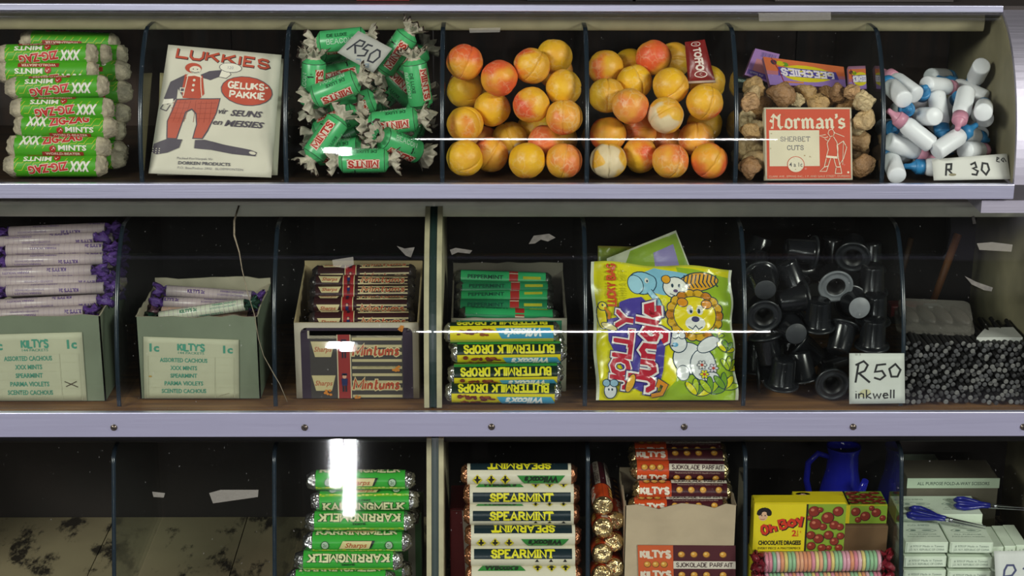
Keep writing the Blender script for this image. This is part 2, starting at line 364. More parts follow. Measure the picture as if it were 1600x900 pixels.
# ================================================================ the sweet counter
ZT1, ZB1 = at(800, 286, 0).z, at(800, 309, 0).z
ZT2, ZB2 = at(800, 642, 0).z, at(800, 680, 0).z
Z1, Z2, Z3 = at(800, 284, .015).z, at(800, 632, .015).z, at(200, 810, .25).z
YC, YC2, YB = .085, .0925, .255
G1 = (ZT1-.001, at(800, 15, YC).z, YC)           # glass of each row: foot, top, how far the top lies back
G2 = (ZT2-.001, at(800, 317, YC2).z, YC2)
G3 = (Z3-.004, at(800, 681, .056).z, .056)
XL, XR, XS, XT = -.66, at(1584, 285, 0).x, at(1622, 640, 0).x, at(1690, 850, 0).x     # the two lower rows run further to the side
O3 = -.011                                       # the lowest pane leans, its foot stands forward
def gy(row, z):
    z0, z1, b = (G1, G2, G3)[row-1]; s = .96*min(1, max(0, (z-z0)/(z1-z0)))
    return O3+b*s/.96 if row == 3 else b/.72*(1-math.sqrt(max(0, 1-s*s)))
def curve(row, off=0., n=36, s1=1.0):
    z0, z1, b = (G1, G2, G3)[row-1]; P = []
    for i in range(n+1):
        if row == 3: P.append((O3+b*i/n*s1+off, z0+(z1-z0)*i/n*s1)); continue
        t = i/n*math.asin(.96*s1); H, B = (z1-z0)/.96, b/.72
        ny, nz = -math.cos(t)*H, math.sin(t)*B; q = math.hypot(ny, nz)
        P.append((B*(1-math.cos(t))-off*ny/q, z0+H*math.sin(t)-off*nz/q))
    return P
def on_glass(row, px, py, off=.0006):
    d = at(px, py, 1)-EYE; lo, hi = .0, .3
    Y = 0
    for _ in range(300):
        p = at(px, py, Y)
        if Y >= gy(row, p.z): break
        Y += .0005
    p = at(px, py, Y); p.y -= off; return p
case = empty('display_case', TR((0, 0, 0)), 'three tier wooden sweet counter with curved glass fronts and aluminium trims', 'display case')
ALU = brushed('aluminium', '#d9dcf2'); ALU2 = brushed('aluminium_end', '#c6c4d0', .42)
BEIGE = mat('#9a9274', .5, var=.2); CREAM = mat('#b5ad8c', .55, var=.25)
DKWOOD = wood('dark_wood', '#1e120b', '#3d2617', .6, (30, 40, 3)); BLACKW = mat('#0b0908', .8); BRWOOD = mat('#1d1410', .7, var=.3, nscale=12)
EDGEW = wood('shelf_wood', '#5e3f22', '#8a6236', .5, (3, 40, 40)); PLANK = wood('painted_planks', '#7d7158', '#968a6c', .55, (2, 2, 2), .95)
GLS = glass('counter_glass', (.95, .965, .95, 1), .0008, .2); GLS2 = glass('counter_glass_dusty', (.92, .94, .92, 1), .001, .28)
DIV = glass('divider_glass', (.80, .84, .83, 1), .006, .10); DIVE = mat('#1c2731', .2)
# carcass
MB().box(((XL+XR)/2, .13, (ZB1+Z1)/2+.001), (XR-XL, .25, Z1-ZB1-.004), wood('dark_shelf_wood', '#22170e', '#3a2716', .55, (3, 40, 40))).build('shelf_board', case)
MB().box(((XL+XT)/2, .13, (ZB2+Z2)/2+.001), (XT-XL, .25, Z2-ZB2-.004), EDGEW).build('shelf_board', case)
MB().box(((XL+XT)/2, .14, (Z3-.047)/2), (XT-XL-.02, .22, Z3-.047), wood('base_wood', '#2a1a10', '#4a3020', .6, (30, 40, 3))).build('base_cabinet', case)
b = MB()
xs = [XL]
for k in range(1, 6): xs.append(at(-345+k*230, 890, .06).x)
xs = sorted(set(xs+[XL, XT]))
for x0, x1 in zip(xs, xs[1:]): b.box(((x0+x1)/2, .128, Z3-.006), (x1-x0-.0012, .25, .012), PLANK)
b.build('floor_planks', case)
MB().box(((XL+XT)/2, .13, Z3-.03), (XT-XL, .25, .03), BRWOOD).build('shelf_board', case)
bb = MB(); x = XL
for wd in (.2, .17, .21, .16, .22, .17, .19):
    if x+wd > XR: wd = XR-x
    if wd > .01: bb.box((x+wd/2, YB+.006, (Z1+G1[1])/2), (wd-.0015, .012, G1[1]-Z1+.03), DKWOOD)
    x += wd
bb.build('back_panel', case)
MB().box(((XL+XS)/2, YB+.006, (ZT2+ZB1)/2), (XS-XL, .012, ZB1-ZT2+.02), BLACKW).build('back_panel', case)
MB().box(((XL+XT)/2, YB+.006, (Z3+ZB2)/2), (XT-XL, .012, ZB2-Z3+.05), BRWOOD).build('back_panel', case)
zt = at(800, 9, YC).z
MB().box(((XL+XR)/2+.01, .172, zt-.003), (XR-XL+.05, .176, .008), mat('#2a2320', .6)).build('top_board', case)
MB().box(((XL+XR)/2, .0835, (at(800, 18, YC).z+zt)/2+.001), (XR-XL, .005, zt-at(800, 18, YC).z+.001), ALU, bev=.0008).build('trim_strip', case)
MB().box(((XL+XR)/2, -.001, (ZT1+ZB1)/2), (XR-XL, .006, ZT1-ZB1), ALU, bev=.0008).build('trim_strip', case)
trim = MB().box(((XL+XT)/2+.015, -.001, (ZT2+ZB2)/2), (XT-XL+.03, .006, ZT2-ZB2), ALU, bev=.0008).build('trim_strip', case)
def rail(y0, y1, m, mx=XR, Y=YC):
    z0, z1 = at(800, y1, Y).z, at(800, y0, Y).z; r = (z1-z0)/2; zc = (z0+z1)/2
    P = [(Y+.003+r*(1-math.cos(a)), zc+r*math.sin(a)) for a in [math.radians(-90+180*i/14) for i in range(15)]]
    P = [(Y+.004+r*.5*(1-math.cos(math.radians(-90+180*i/14))), zc+r*math.sin(math.radians(-90+180*i/14))) for i in range(15)]
    MB().prism(P+[(Y+.03, z1), (Y+.03, z0)], 'X', XL, mx, m).build('rail', case)
rail(19, 50, BEIGE, at(1541, 30, .104).x, .104); rail(318, 342, mat('#d2cfbe', .45), XS, YC2); rail(683, 694, mat('#15110f', .6), XT, .061)
# end panels and their aluminium edges
P1 = curve(1, .004, 20); P2 = curve(2, .004, 20); P3 = curve(3, .004, 8)
EM = mat('#8f886c', .6, var=.35, nscale=20)
MB().prism([(YB+.012, P1[0][1]), *P1, (YB+.012, P1[-1][1])], 'X', XR, XR+.026, EM).build('end_panel', case)
MB().prism([(YB+.012, P2[0][1]), *P2, (YB+.012, P2[-1][1])], 'X', XS, XS+.026, EM).build('end_panel', case)
MB().prism([(YB+.012, Z3-.05), (-.009, Z3-.05), *P3, (YB+.012, P3[-1][1])], 'X', XT, XT+.026, EM).build('end_panel', case)
MB().prism([(YB+.012, Z3-.05), (-.009, Z3-.05), *P3, *P2, *P1, (YB+.012, P1[-1][1])], 'X', XL-.026, XL, CREAM).build('end_panel', case)
for r, x in ((1, XR), (2, XS), (3, XT)):
    A, B = curve(r, -.0012, 24), curve(r, .0035, 24)
    MB().prism(A+B[::-1], 'X', x, x+.027, ALU2).build('edge_strip', case)
MB().box(((XR+XS)/2, .128, ZB1-.009), (XS-XR+.054, .25, .012), ALU2).build('end_ledge', case)
# glass
def pane(row, x0, x1, m, name='glass_pane'):
    o, i = curve(row, 0., 48 if row < 3 else 1), curve(row, .003, 48 if row < 3 else 1); b = MB(); k = b.mi(m)
    V = {}
    for nm, P in (('o', o), ('i', i)):
        for j, p in enumerate(P):
            for e, xx in ((0, x0), (1, x1)): V[nm, j, e] = b.bm.verts.new((xx, p[0]+.0002, p[1]))
    n = len(o)-1
    for j in range(n):
        b.face([V['o', j, 0], V['o', j, 1], V['o', j+1, 1], V['o', j+1, 0]], k, row < 3)
        b.face([V['i', j+1, 0], V['i', j+1, 1], V['i', j, 1], V['i', j, 0]], k, row < 3)
    return b.build(name, case)
p1a = pane(1, XL+.001, XR-.001, GLS)
xp0, xp1 = at(661, 480, .005).x, at(689, 480, .005).x; xm = (xp0+xp1)/2
p2a = pane(2, XL+.001, xm-.0012, GLS2); p2b = pane(2, xm+.0012, XS-.001, GLS2)
p3a = pane(3, XL+.001, xm-.0012, GLS); p3b = pane(3, xm+.0012, XT-.001, GLS)
# glass dividers
def divider(row, px, py, th=.0042):
    z0, z1, b = (G1, G2, G3)[row-1]; zf = (Z1, Z2, Z3)[row-1]+.0006; x = at(px, py, gy(row, at(px, py, .01).z)+.012).x
    F = [p for p in curve(row, .009, 22, .90) if p[1] > zf+.001]; F = [(F[0][0], zf)]+F
    e = F[-1]; F += [(e[0]+.006, e[1]+.004), (e[0]+.016, e[1]+.0062), (YB-.004, e[1]+.0065)]
    bld = MB(); P = F+[(YB-.004, zf)]
    k, ke = bld.mi(DIV), bld.mi(DIVE); A = [bld.bm.verts.new((x-th/2, *p)) for p in P]; B = [bld.bm.verts.new((x+th/2, *p)) for p in P]; n = len(P)
    t = tessellate_polygon([[Vector((p[0], p[1], 0)) for p in P]])
    for f in t: bld.face([A[i] for i in f], k); bld.face([B[i] for i in reversed(f)], k)
    for i in range(n-3): bld.face([A[i], A[i+1], B[i+1], B[i]], ke, True)
    bld.face([A[n-3], A[n-2], B[n-2], B[n-3]], ke)
    bld.build('glass_divider', case); return x
D1 = [divider(1, *p) for p in ((221, 240), (447, 240), (691, 240), (917, 240), (1149, 255), (1378, 255))]
D2 = [divider(2, *p) for p in ((185, 590), (430, 590), (914, 590), (1162, 590), (1410, 560))]
D3 = [divider(3, *p) for p in ((180, 850), (430, 850), (918, 850), (1163, 850), (1406, 850))]
for row in (2, 3):
    z0, z1, b = (G1, G2, G3)[row-1]; zf = (Z1, Z2, Z3)[row-1]+.0006
    P = [p for p in curve(row, .005, 20) if p[1] > zf]; P = [(P[0][0], zf)]+P+[(YB-.004, P[-1][1]), (YB-.004, zf)]
    q = MB(); q.prism([(a+.001, c) for a, c in P], 'X', xp0+.005, xp1-.005, mat('#1d2f2b', .3)); q.build('partition_board', case)
    for x0, x1 in ((xp0, xp0+.0048), (xp1-.0048, xp1)): MB().prism(P, 'X', x0, x1, CREAM).build('partition_strip', case)
# screws along the wide trim
sc = None
for px in (178, 476, 768, 1069, 1333, 1599):
    p = at(px, 668 if px < 700 else 667, -.004)
    if sc is None:
        h = MB(); h.lathe([(0, .0001), (.0, .0034), (-.0012, .003), (-.0020, .0015), (-.0022, 0)], mat('#6a6258', .3, .9), 16, RZ(90)); h.box((0, -.0022, 0), (.0055, .0008, .0007), mat('#15120f', .6))
        sc = h.build('screw', trim); sc.matrix_world = TR(p) @ RY(35)
    else:
        c = sc.copy(); COL.objects.link(c); c.parent = trim; c.matrix_world = TR(p) @ RY(random.uniform(0, 180))
# old glue along the crack, scraps of tape left on the glass
P = [on_glass(2, *p, -.0002) for p in ((373, 322), (366, 345), (366, 368), (374, 395), (378, 420), (386, 455), (397, 490), (404, 530), (412, 556), (428, 585), (437, 600), (449, 628))]
MB().tube(P, [.0008, .0010, .0009, .0006, .0005, .0004, .0004, .00035, .00035, .0005, .00035, .0003], mat('#7c735e', .8, var=.4, nscale=300)).build('crack_seam', p2a)
def scrap(row, pts, m):
    b = MB(); k = b.mi(m); V = [b.bm.verts.new(on_glass(row, *p, .0004)) for p in pts]; W = [b.bm.verts.new(on_glass(row, *p, .0007)) for p in pts]; n = len(V)
    b.face(W, k)
    for i in range(n): b.face([V[i], V[(i+1) % n], W[(i+1) % n], W[i]], k)
    b.build('tape_scrap', (p1a, p2a if pts[0][0] < 675 else p2b, p3a if pts[0][0] < 675 else p3b)[row-1])
TAPE = film('old_tape', '#a8a59a', .38, .4, .3); FLAKE = mat('#5c5a53', .7, var=.4, nscale=200)
scrap(2, [(519, 406), (552, 401), (553, 413), (540, 419), (521, 416)], TAPE)
scrap(2, [(826, 381), (834, 368), (858, 365), (868, 371), (856, 377), (845, 374), (836, 380)], FLAKE)
scrap(2, [(703, 390), (712, 387), (738, 391), (734, 396), (715, 394), (706, 398)], FLAKE)
scrap(2, [(620, 384), (632, 388), (648, 386), (642, 402), (634, 399)], FLAKE)
scrap(2, [(1507, 431), (1525, 440), (1551, 449), (1549, 455), (1537, 453), (1518, 444)], FLAKE)
scrap(2, [(1518, 338), (1522, 337), (1525, 349), (1520, 350)], FLAKE)
scrap(2, [(1526, 380), (1550, 378), (1582, 382), (1580, 393), (1530, 390)], TAPE)
scrap(3, [(327, 770), (345, 765), (404, 765), (403, 776), (333, 786)], TAPE)
scrap(3, [(238, 768), (258, 770), (256, 777), (240, 776)], TAPE)
scrap(1, [(1185, 20), (1298, 19), (1298, 31), (1186, 33)], TAPE); scrap(1, [(733, 44), (782, 43), (781, 50), (734, 51)], TAPE)
# ================================================================ builders shared by the sweets
WHITE, CREAMP, RED, BLACK, YEL = '#dcd9cc', '#cfc8b0', '#b3271f', '#17181a', '#e6d21e'
PAPER = mat('#b0a48c', .7, var=.45, nscale=120, bump=.5, bscale=220)
def sheet(W, H, P, bulge, art=None, face='#d8d2bf', back=None, wr=.0012, rough=.55, nx=16, ny=18, seed=0., thick=.0008, edge_fn=None):
    """a paper or film packet spanned by P: bottom left, bottom right, top right, top left"""
    bl, br, tr, tl = [Vector(p) for p in P]; nrm = (br-bl).cross(tl-bl).normalized()
    def pt(u, v, side, h=0.):
        u2 = u
        if edge_fn: u2, v = edge_fn(u, v)
        p = (bl*(1-u2)+br*u2)*(1-v)+(tl*(1-u2)+tr*u2)*v
        b = (max(0, math.sin(PI*min(1, max(0, u)))) ** .6)*(max(0, math.sin(PI*min(1, max(0, v)))) ** .6)
        nz = noise.noise(Vector((u*5+seed, v*5, seed)))*wr*min(1, 6*b)+noise.noise(Vector((u*13+seed, v*14, 3+seed)))*wr*.5*min(1, 6*b)
        return p+nrm*(side*(bulge*b+thick/2+h)+nz)
    b = MB(rough); k = b.mi(face); kb = b.mi(back or face); G = {}
    for s_ in (1, -1):
        for i in range(nx+1):
            for j in range(ny+1): G[s_, i, j] = b.bm.verts.new(pt(i/nx, j/ny, s_))
    C = {q[1:]: g.co.copy() for q, g in G.items() if q[0] == 1}
    for i in range(nx):
        for j in range(ny):
            b.face([G[1, i, j], G[1, i+1, j], G[1, i+1, j+1]], k, True); b.face([G[1, i, j], G[1, i+1, j+1], G[1, i, j+1]], k, True)
            b.face([G[-1, i, j+1], G[-1, i+1, j+1], G[-1, i+1, j], G[-1, i, j]], kb, True)
    for i in range(nx):
        for j, f in ((0, 1), (ny, 0)):
            q = [G[1, i, j], G[-1, i, j], G[-1, i+1, j], G[1, i+1, j]]; b.face(q if f else q[::-1], k)
    for j in range(ny):
        for i, f in ((0, 0), (nx, 1)):
            q = [G[1, i, j], G[-1, i, j], G[-1, i, j+1], G[1, i, j+1]]; b.face(q if f else q[::-1], k)
    if art:
        def on(u, v, z):
            a, c = max(0, min(1, u/(W/1000)))*nx, max(0, min(1, v/(H/1000)))*ny; i, j = min(nx-1, int(a)), min(ny-1, int(c)); a -= i; c -= j
            q = C[i, j]+(C[i+1, j]-C[i, j])*a+(C[i+1, j+1]-C[i+1, j])*c if a >= c else C[i, j]+(C[i, j+1]-C[i, j])*c+(C[i+1, j+1]-C[i, j+1])*a
            return q+nrm*(z+.00016)
        b.art(art, on, cuts(0, W/1000, nx), cuts(0, H/1000, ny), dz=.000014, diag=[((q/nx*W/1000, 0, 0), (nx/W, -ny/H, 0)) for q in range(-ny, nx+1)] if wr else ())
    return b
def card(W, H, P, art, face='#d3cfc2', th=.0006, rough=.6):
    return sheet(W, H, P, 0, art, face, wr=0, rough=rough, nx=8, ny=6, thick=th)
PILE = []; RAILZ = at(800, 50, .104).z-.001
def settle(row, px, py, Y0, offs, zf, step=.001, ymax=.235, xs=None, k=.95):
    """move a thing back along its line of sight until it clears the glass and everything already in the pile; offs: (offset, radius) spheres; xs: the partitions at its sides"""
    Y = Y0
    while True:
        p = at(px, py, Y); low = min(p.z+o.z-r for o, r, *_ in offs)
        if low < zf+.0006: p.z += zf+.0006-low
        if xs:
            lo, hi = max(xs[0]+.0032+r-o.x for o, r, *_ in offs), min(xs[1]-.0032-r-o.x for o, r, *_ in offs)
            p.x = min(max(p.x, lo), hi) if lo < hi else (lo+hi)/2
        good = all((p+o).y-r*f > gy(row, (p+o).z+r*g)+.0055 for o, r, *_ in offs for f, g in ((1, 0), (.8, .6), (.55, .84)))
        if row == 1 and any((p+o).z+r > RAILZ and (p+o).y+r > .106 for o, r, *_ in offs): good = False
        if good:
            for o, r0, *r1 in offs:
                r = r1[0] if r1 else r0; c = p+o
                for q, r2 in PILE:
                    if (c-q).length_squared < ((r+r2)*k)**2: good = False; break
                if not good: break
        if good or Y > ymax: break
        Y += step
    if Y > ymax: print('PILE FULL', px, py)
    PILE.extend((p+o, t[-1]) for o, *t in offs)
    return p

# ================================================================ top row
# ---------------------------------------------------------------- green peppermint rolls
def end_cap(name, parent, x, r, m, s=1, ln=.009, seed=0, ruff=.2, seg=20):
    def wob(i, t):
        q = 1+ruff*(i/5)*(noise.noise(Vector((math.cos(t)*2.2+seed, math.sin(t)*2.2, i*.5)))*2); return (q, s*.003*noise.noise(Vector((math.cos(t)*3, math.sin(t)*3+seed, i))))
    pr = [(x, r*1.0), (x+s*ln*.25, r*1.01), (x+s*ln*.6, r*.86), (x+s*ln, r*.62), (x+s*ln*1.05, r*.42), (x+s*ln*.7, r*.2), (x+s*ln*.55, 0)]
    return MB().lathe(pr, m, seg, wob=wob).build(name, parent)
def zig_art():
    a = Art()
    for z in range(10):
        x = -34+z*7.5
        for k in range(3): a.stroke([(x, -33+22*k), (x+3.5, -33+22*k+5), (x+8, -33+22*k+5), (x+12, -33+22*k+12), (x+16, -33+22*k+12)], .5, '#b9b63a')
    a.up()
    for v0 in (-16.5, 16.5):
        a.text('XXX', -23, v0+3, 9, WHITE, w=20, bold=.05, shear=.25)
        a.text('ZIG-ZAG', 6, v0+4.5, 7.4, '#b8312a', w=37, bold=.05, rot=7, lines=[('#e0dac8', .035)])
        a.text('MINTS', 16, v0-4.5, 4.6, WHITE, w=26, bold=.03)
        a.rect(-12, v0-12.5, 26, v0-8.2, '#8f2a20'); a.up(); a.text('WORLD-BEATER', 7, v0-10.3, 2.5, '#e2c9b4', w=32, bold=.02)
        a.ell(-2, v0-5.5, 3.1, 3.1, '#a3261e'); a.up(); a.stroke([(-3, v0-6.5), (-1, v0-4.2), (0, v0-6)], .6, WHITE); a.up()
    return a
R = .0105
k_ = empty('mint_roll'); b = MB(.4)
b.lathe([(-.0375, R), (.0375, R)], '#469a1a', 40); b.art(zig_art(), cyl_fn(R), (), cuts(-.033, .033, 44), clip=.0374); b.build('wrapper', k_)
end_cap('paper_end', k_, .0372, R, PAPER, 1, .011, 1, .35); end_cap('paper_end', k_, -.0372, R, PAPER, -1, .008, 5, .35)
ZIG = Kind(k_, 'sweet roll', 'green peppermint rolls in the top row')
for px, py, Y, tilt, flip, spin, lab in (
    (90, 263, .026, 0, 1, 95, 'green peppermint roll lying at the very bottom of the front stack'),
    (90, 229, .031, -.5, 0, 77, 'green peppermint roll second from the bottom of the front stack'),
    (101, 198, .036, -1, 0, 85, 'green peppermint roll third from the bottom, ragged paper at both ends'),
    (100, 170, .041, 0, 1, 95, 'green peppermint roll in the middle of the front stack, fourth up'),
    (92, 136, .047, 1.5, 1, 90, 'green peppermint roll fifth up the front stack, its red strip showing'),
    (76, 112, .062, 0, 1, 60, 'green peppermint roll mostly hidden, sixth up the front stack'),
    (75, 86, .067, 1, 1, 95, 'green peppermint roll on top of the front stack, crumpled paper end'),
    (98, 87, .090, 1, 1, 20, 'green peppermint roll behind the topmost front one, shorter paper end'),
    (124, 86, .113, -1, 1, 50, 'green peppermint roll at the back of the top layer by the back boards'),
    (112, 66, .138, -2, 1, 200, 'green peppermint roll lying highest of all at the dark back'),
    (122, 113, .090, 2, 0, 30, 'green peppermint roll behind the fifth front one, torn paper end'),
    (125, 146, .078, 2, 0, 60, 'green peppermint roll behind the middle of the stack, grey torn end'),
    (122, 176, .070, -2, 0, 160, 'green peppermint roll behind the fourth front one, frayed end showing'),
    (120, 205, .064, 2, 1, 60, 'green peppermint roll behind the third front one, frayed end showing'),
    (118, 235, .058, -2, 0, 100, 'green peppermint roll behind the second front one, end in shade'),
    (116, 261, .052, 1, 0, 30, 'green peppermint roll on the shelf behind the lowest front one')):
    p = at(px, py, Y); p.z = max(p.z, Z1+.0124); ZIG.put(roll_M(p, tilt, flip, spin), lab)
# ---------------------------------------------------------------- lucky packets
def lukkies_art():
    a = Art(); D, Rr = '#4d4650', '#b4472f'
    a.slab('LUKKIES', 56, 114.5, 8.5, '#3a2a2c', w=90, sw=.34, serif=0, rot=-2.5); a.slab('LUKKIES', 55.4, 115, 8.5, Rr, w=90, sw=.26, serif=0, rot=-2.5)
    a.ox = -8
    a.poly([(24, 72), (66, 75), (64, 60), (58, 42), (54, 34), (44, 34), (46, 48), (44, 58), (40, 62), (35, 59), (33, 48), (30, 33), (20, 33), (18, 50)], D); a.up()        # trousers
    a.poly([(25, 71), (65, 74), (63, 60), (57, 43), (53, 35), (45, 35), (47, 48), (45, 59), (40, 63.5), (34, 60), (32, 48), (29, 34), (21, 34), (19, 50)], '#b25440'); a.up()
    for k in range(8): a.stroke([(23+k*5, 71), (21+k*5-(2 if k < 4 else -2), 50)], .35, '#8d3a2c')
    a.up()
    for k in range(4): a.stroke([(20, 68-k*5), (36, 68.5-k*5)], .35, '#8d3a2c'); a.stroke([(45, 68.5-k*5), (63, 70-k*5)], .35, '#8d3a2c')
    a.up()
    a.poly([(30, 96), (16, 88), (12, 72), (16, 66), (24, 72), (24, 82), (30, 74)], D); a.poly([(46, 94), (54, 92), (64, 97), (64, 103), (52, 101), (44, 97)], D); a.up()      # sleeves
    a.poly([(29, 96), (46, 96), (50, 78), (46, 73), (30, 73), (28, 80)], Rr); a.up()                                                         # waistcoat
    for y in (91, 86, 81): a.ell(38.5, y, 1.3, 1.3, '#d8d2bf')
    a.stroke([(32, 96), (31, 84), (30, 75)], .7, '#e0d9c6'); a.stroke([(44, 96), (46, 84), (48, 75)], .7, '#e0d9c6')
    a.ell(36, 103, 8, 5, Rr); a.up(); a.ell(38, 101.5, 5.5, 3.6, '#d9d0bb'); a.up(); a.stroke([(34, 99.5), (38, 98.5), (42, 99.5)], .6, D); a.ell(36, 102, .6, .6, D); a.ell(40, 102, .6, .6, D)
    a.poly([(33, 97), (43, 97), (46, 94), (38, 95.5), (30, 94)], '#e0d9c6')
    a.rect(26, 78.5, 31, 83, '#cfc8b4'); a.up(); a.rect(27, 79.5, 30, 82, D); a.up()
    a.poly([(11, 66), (21, 68), (21, 72), (12, 71)], '#e6e0cf'); a.stroke([(12, 66), (10, 62), (16, 60), (19, 66)], .8, D); a.poly([(62, 96), (69, 95), (73, 99), (70, 103), (64, 103)], '#e0dac8'); a.stroke([(62, 96), (69, 95), (73, 99), (70, 103)], .6, D); a.up()
    a.ell(72, 106, 11, 5, D); a.up(); a.ell(72, 106, 10.4, 4.5, '#e2ddcc'); a.up(); a.text('120', 72, 106, 3, '#8a8790')
    a.ox = 0
    a.ell(82, 84, 25, 14.6, D, -4); a.up(); a.ell(82, 84, 24.2, 13.9, '#b84a33', -4); a.up(); a.poly([(64, 80), (58, 86), (64, 90)], '#b84a33'); a.up()
    a.slab('GELUKS-', 83, 89, 6, '#e3dccb', w=38, sw=.27, serif=0); a.slab('PAKKIE', 83, 79.8, 6, '#e3dccb', w=33, sw=.27, serif=0)
    a.text('vir', 62, 62.5, 5.5, D, w=9, bold=.015, shear=.25); a.text('SEUNS', 84, 61.5, 5.8, D, w=30, bold=.03, shear=.3)
    a.text('en', 58, 51.5, 5.5, D, w=9, bold=.015, shear=.25); a.text('MEISIES', 83, 51, 5.8, D, w=37, bold=.03, shear=.3)
    a.ox = -5
    a.poly([(32, 33), (18, 33), (6, 28), (4, 20), (10, 18), (20, 20), (30, 25)], D); a.poly([(44, 33), (53, 33.5), (70, 30), (96, 26), (102, 24), (101, 20), (80, 21), (60, 24), (44, 25)], D); a.up()
    for k in range(9): a.ell(6+k % 3*3, 19.5+k//3*2, .5, .5, '#cfc8b4')
    a.ell(98, 23, 3.2, 1.5, '#cfc8b4', -10); a.up()
    a.ox = 0; a.text('Packed For/Verpak Vir', 41, 15.2, 2.2, '#6d6a6e', w=33); a.text('DORKEN PRODUCTS', 50, 10.8, 2.9, '#57545c', w=48, bold=.025); a.text('P.O. Box/Posbus 2902   BLOEMFONTEIN', 56, 6.2, 2.1, '#7a777c', w=60)
    return a
def packet(name, px, Yb, Yt, lab, art=None, face='#cdc8b6', bulge=.003, seed=0., cat='paper packet', grp='lucky packets in the top row', W=112, H=124):
    P = [at(*px[0], Yb), at(*px[1], Yb), at(*px[2], Yt), at(*px[3], Yt)]
    for q in P[:2]: q.z = max(q.z, Z1+.004)
    return tag(sheet(W, H, P, bulge, art, face, seed=seed).build(name), lab, cat, grp)
packet('lucky_packet', ((232, 271), (424, 281), (440, 86), (263, 70)), .014, .072, 'white paper lucky packet with a red trousered figure, front one of its bin', lukkies_art(), seed=1.)
packet('lucky_packet', ((246, 279), (434, 284), (443, 92), (266, 84)), .023, .081, 'plain white paper packet peeping out just behind the printed lucky packet', face='#c3bda6', seed=3.)
packet('lucky_packet', ((246, 278), (310, 281), (310, 118), (250, 114)), .040, .094, 'yellowed paper packet with a crumpled edge behind the printed lucky packet', face='#b3a478', bulge=.006, seed=5.)
# ---------------------------------------------------------------- green wrapped mint toffees
def toffee_art():
    a = Art(); G = '#1d4a30'
    for v0 in (-16.5, 16.5):
        a.rect(-15, v0-12, 15, v0-3.4, '#c8beaa'); a.up(); a.rect(-15, v0-4.2, 15, v0-3.4, RED); a.rect(-15, v0-12, 15, v0-11.2, RED); a.up()
        a.slab('MINTS', 0, v0-7.7, 6, '#b0342a', w=27, sw=.3, serif=.22, lines=[('#f0e2cc', .16)])
        a.slab('1', 8, v0+1, 5.2, BLACK, sw=.26, serif=.3, w=1.8); a.text('c', 10.6, v0+1, 2.5, BLACK)
        a.slab('BEACON', -1, v0+7.2, 4.2, '#bfe0c4', w=24, sw=.13, serif=.16)
        a.text('DE LUXE', -3, v0+13, 3.4, G, w=19, bold=.01)
    return a
TGREEN = '#46ad68'
WRAP_IN, WRAP_OUT, WRAP_RIM = mat('#2d8a4e', .3, var=.3, nscale=200), mat('#bdb3a0', .55, var=.3, nscale=260), mat('#3b2a22', .6)
def twist(parent, s, seed, M=None):
    seg = 40; f = lambda t: 1+.13*math.sin(7*t+seed)+.10*math.sin(11*t+2*seed)
    def wob(i, t):
        k = (0, .1, .5, 1, 1.1, 1.15, .9, .5, .2)[i]; return (1+(f(t)-1)*k, s*.0022*k*math.sin(9*t+seed*1.7))
    x = s*.0196
    pr = [(x, .0111), (x+s*.0035, .0062), (x+s*.0060, .0046), (x+s*.0110, .0112), (x+s*.0128, .0128), (x+s*.0132, .0128), (x+s*.0120, .0112), (x+s*.0085, .0055), (x+s*.0065, .0028)]
    return MB().lathe(pr, [TGREEN, WRAP_OUT, WRAP_OUT, WRAP_OUT, WRAP_RIM, WRAP_RIM, WRAP_OUT, WRAP_IN], seg, wob=wob).build('twisted_end', parent)
k_ = empty('mint_toffee'); R = .0113; b = MB(.32)
b.lathe([(-.0198, R*.97), (-.0192, R), (.0192, R), (.0198, R*.97)], [mat('#1b2c20', .5), TGREEN, mat('#1b2c20', .5)], 36); b.art(toffee_art(), cyl_fn(R), (), cuts(-.0355, .0355, 44)); b.build('wrapper', k_)
twist(k_, 1, 1.); twist(k_, -1, 4.)
TOF = Kind(k_, 'toffee', 'green wrapped mint toffees in the top row')
card_px = ((527, 82), (583, 114), (613, 76), (560, 48))
a = Art(); a.z = 1
for P, q in (([(6, 8), (8, 17), (10, 26)], 2), ([(9, 25), (16, 26), (17, 20), (9, 17)], 2), ([(10, 17), (17, 9)], 2), ([(27, 26), (21, 25), (20, 18), (26, 19), (27, 12), (20, 8)], 2), ([(34, 25), (31, 17), (34, 9), (40, 10), (42, 19), (38, 25), (34, 25)], 2)): a.stroke(P, q, '#20222e')
for P in ([(22, 4), (26, 6), (28, 4)], [(34, 4), (37, 6), (39, 3), (36, 2)]): a.stroke(P, 1.6, '#7b8791')
PILE.clear()
